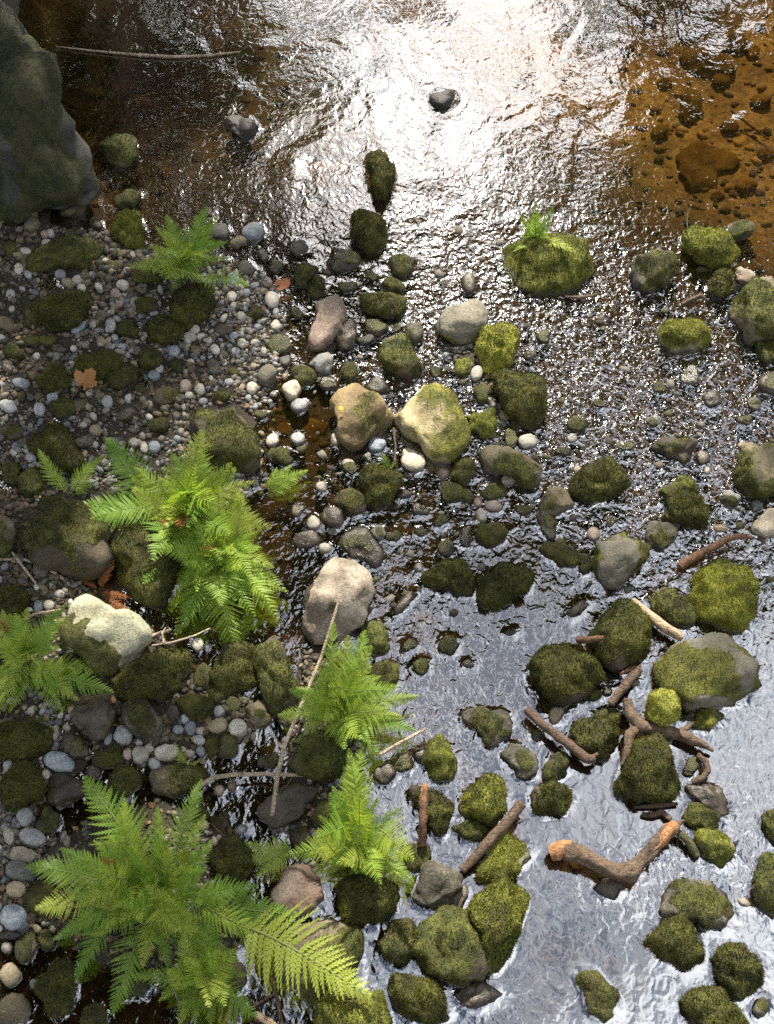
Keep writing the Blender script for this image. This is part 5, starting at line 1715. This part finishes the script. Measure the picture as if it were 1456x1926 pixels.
for _ in range(46):
    cl.append((np.array([gt.uniform(-10, -4.2), gt.uniform(10.5, 18), gt.uniform(4.5, 13.5)]), gt.uniform(.7, 1.3), gt.uniform(.9, 1.6)))
for _ in range(30):
    y_ = gt.uniform(12, 18)
    cl.append((np.array([gt.uniform(-7, -2.3), y_, gt.uniform(2.5, max(3, .87 * (y_ - 7.2)))]), gt.uniform(.6, .9), gt.uniform(.9, 1.4)))
tree('tall dense tree of the far bank behind the shaded pool', (-5.8, 16), 13.5, cl, 9, leaf_n=520, leaf_s=.15, tr=.3)

# tall trees whose high crowns overhang the creek above the path of the sunlight
def high(n, xr, yr, top, skip=None):
    out = []
    while len(out) < n:
        x, y = gt.uniform(*xr), gt.uniform(*yr)
        z0 = 0.87 * (y - 0.2) + 1.3
        z = gt.uniform(z0, max(z0 + 3, top))
        if skip and skip(x, y, z):
            continue
        out.append((np.array([x, y, z]), gt.uniform(1.0, 1.5), gt.uniform(.9, 1.2)))
    return out


tree('tall tree of the far bank mirrored in the run', (-2.8, 17), 22, high(44, (-6.5, 1.0), (9.5, 19), 22, lambda x, y, z: x > -1 and z > 1.7 * (y - 2.45) - .8), 31, leaf_n=330, leaf_s=.26, tr=.35)
tree('tall tree of the opposite bank mirrored in the glitter', (4.2, 17.5), 22, high(44, (0.0, 7.5), (9.5, 19), 22, lambda x, y, z: z > 1.7 * (y - 2.45) - .8), 32, leaf_n=330, leaf_s=.26, tr=.35)
tree('leaning tree of the near bank whose high crown hangs over the ferns', (-6.2, 6.0), 14, [(np.array([gt.uniform(-5, -1.7), gt.uniform(1.3, 7), gt.uniform(9, 13)]), gt.uniform(.9, 1.3), gt.uniform(1, 1.5)) for _ in range(40)], 33, leaf_n=300, leaf_s=.24, tr=.28)
for (lab, fx, fy, xr, yr, zr, sd) in (
        ('spreading tree on the near bank, beyond the ferns', -7.5, 3.0, (-12, -5.0), (-2, 9), (4, 14), 21),
        ('spreading tree on the opposite bank of the creek', 10.5, 3.5, (8, 14.5), (-2, 9), (4, 14), 22),
        ('dense tree downstream of the creek, behind the viewer', -3.5, -8.0, (-9, 0), (-12, -5.0), (4, 13), 23),
        ('tall tree downstream on the opposite bank, behind the viewer', 5.0, -8.5, (0, 10), (-12, -5.5), (4, 13), 24)):
    cc = [(np.array([gt.uniform(*xr), gt.uniform(*yr), gt.uniform(*zr)]), gt.uniform(1.0, 1.7), gt.uniform(.8, 1.2)) for _ in range(34)]
    tree(lab, (fx, fy), 13, cc, sd, leaf_n=300, leaf_s=.3, tr=.3)

# trees far up the valley: they frame the gap through which the sun shines down the creek
for (lab, fx, lo, hi, sd) in (('far tree up the valley, mirrored dark beyond the glare on the shaded side', -8.0, -14, 2.2, 51), ('far tree up the valley, mirrored dark beyond the glare on the amber side', 10.0, 2.0, 17, 52)):
    far = []
    while len(far) < 110:
        x, z = gt.uniform(lo, hi), gt.uniform(9, 36)
        if -3.4 < x < 4.2 and 17.0 < z < 27.2:
            continue                                                       # stands clear of the sun
        far.append((np.array([x, gt.uniform(27, 32), z]), gt.uniform(.7, 1.2), gt.uniform(.5, 1.0)))
    tree(lab, (fx, 30), 34, far, sd, leaf_n=170, leaf_s=.3, tr=.3)

gap = [(np.array([gt.uniform(-3.4, 4.2), gt.uniform(27, 30), gt.uniform(17, 27)]), gt.uniform(.35, .6), gt.uniform(.5, 1.0)) for _ in range(22)]
tree('slender far tree up the valley, its thin twigs mirrored as dark strokes in the glare', (-5, 28), 27, gap, 53, leaf_n=60, leaf_s=.16, tr=.09)
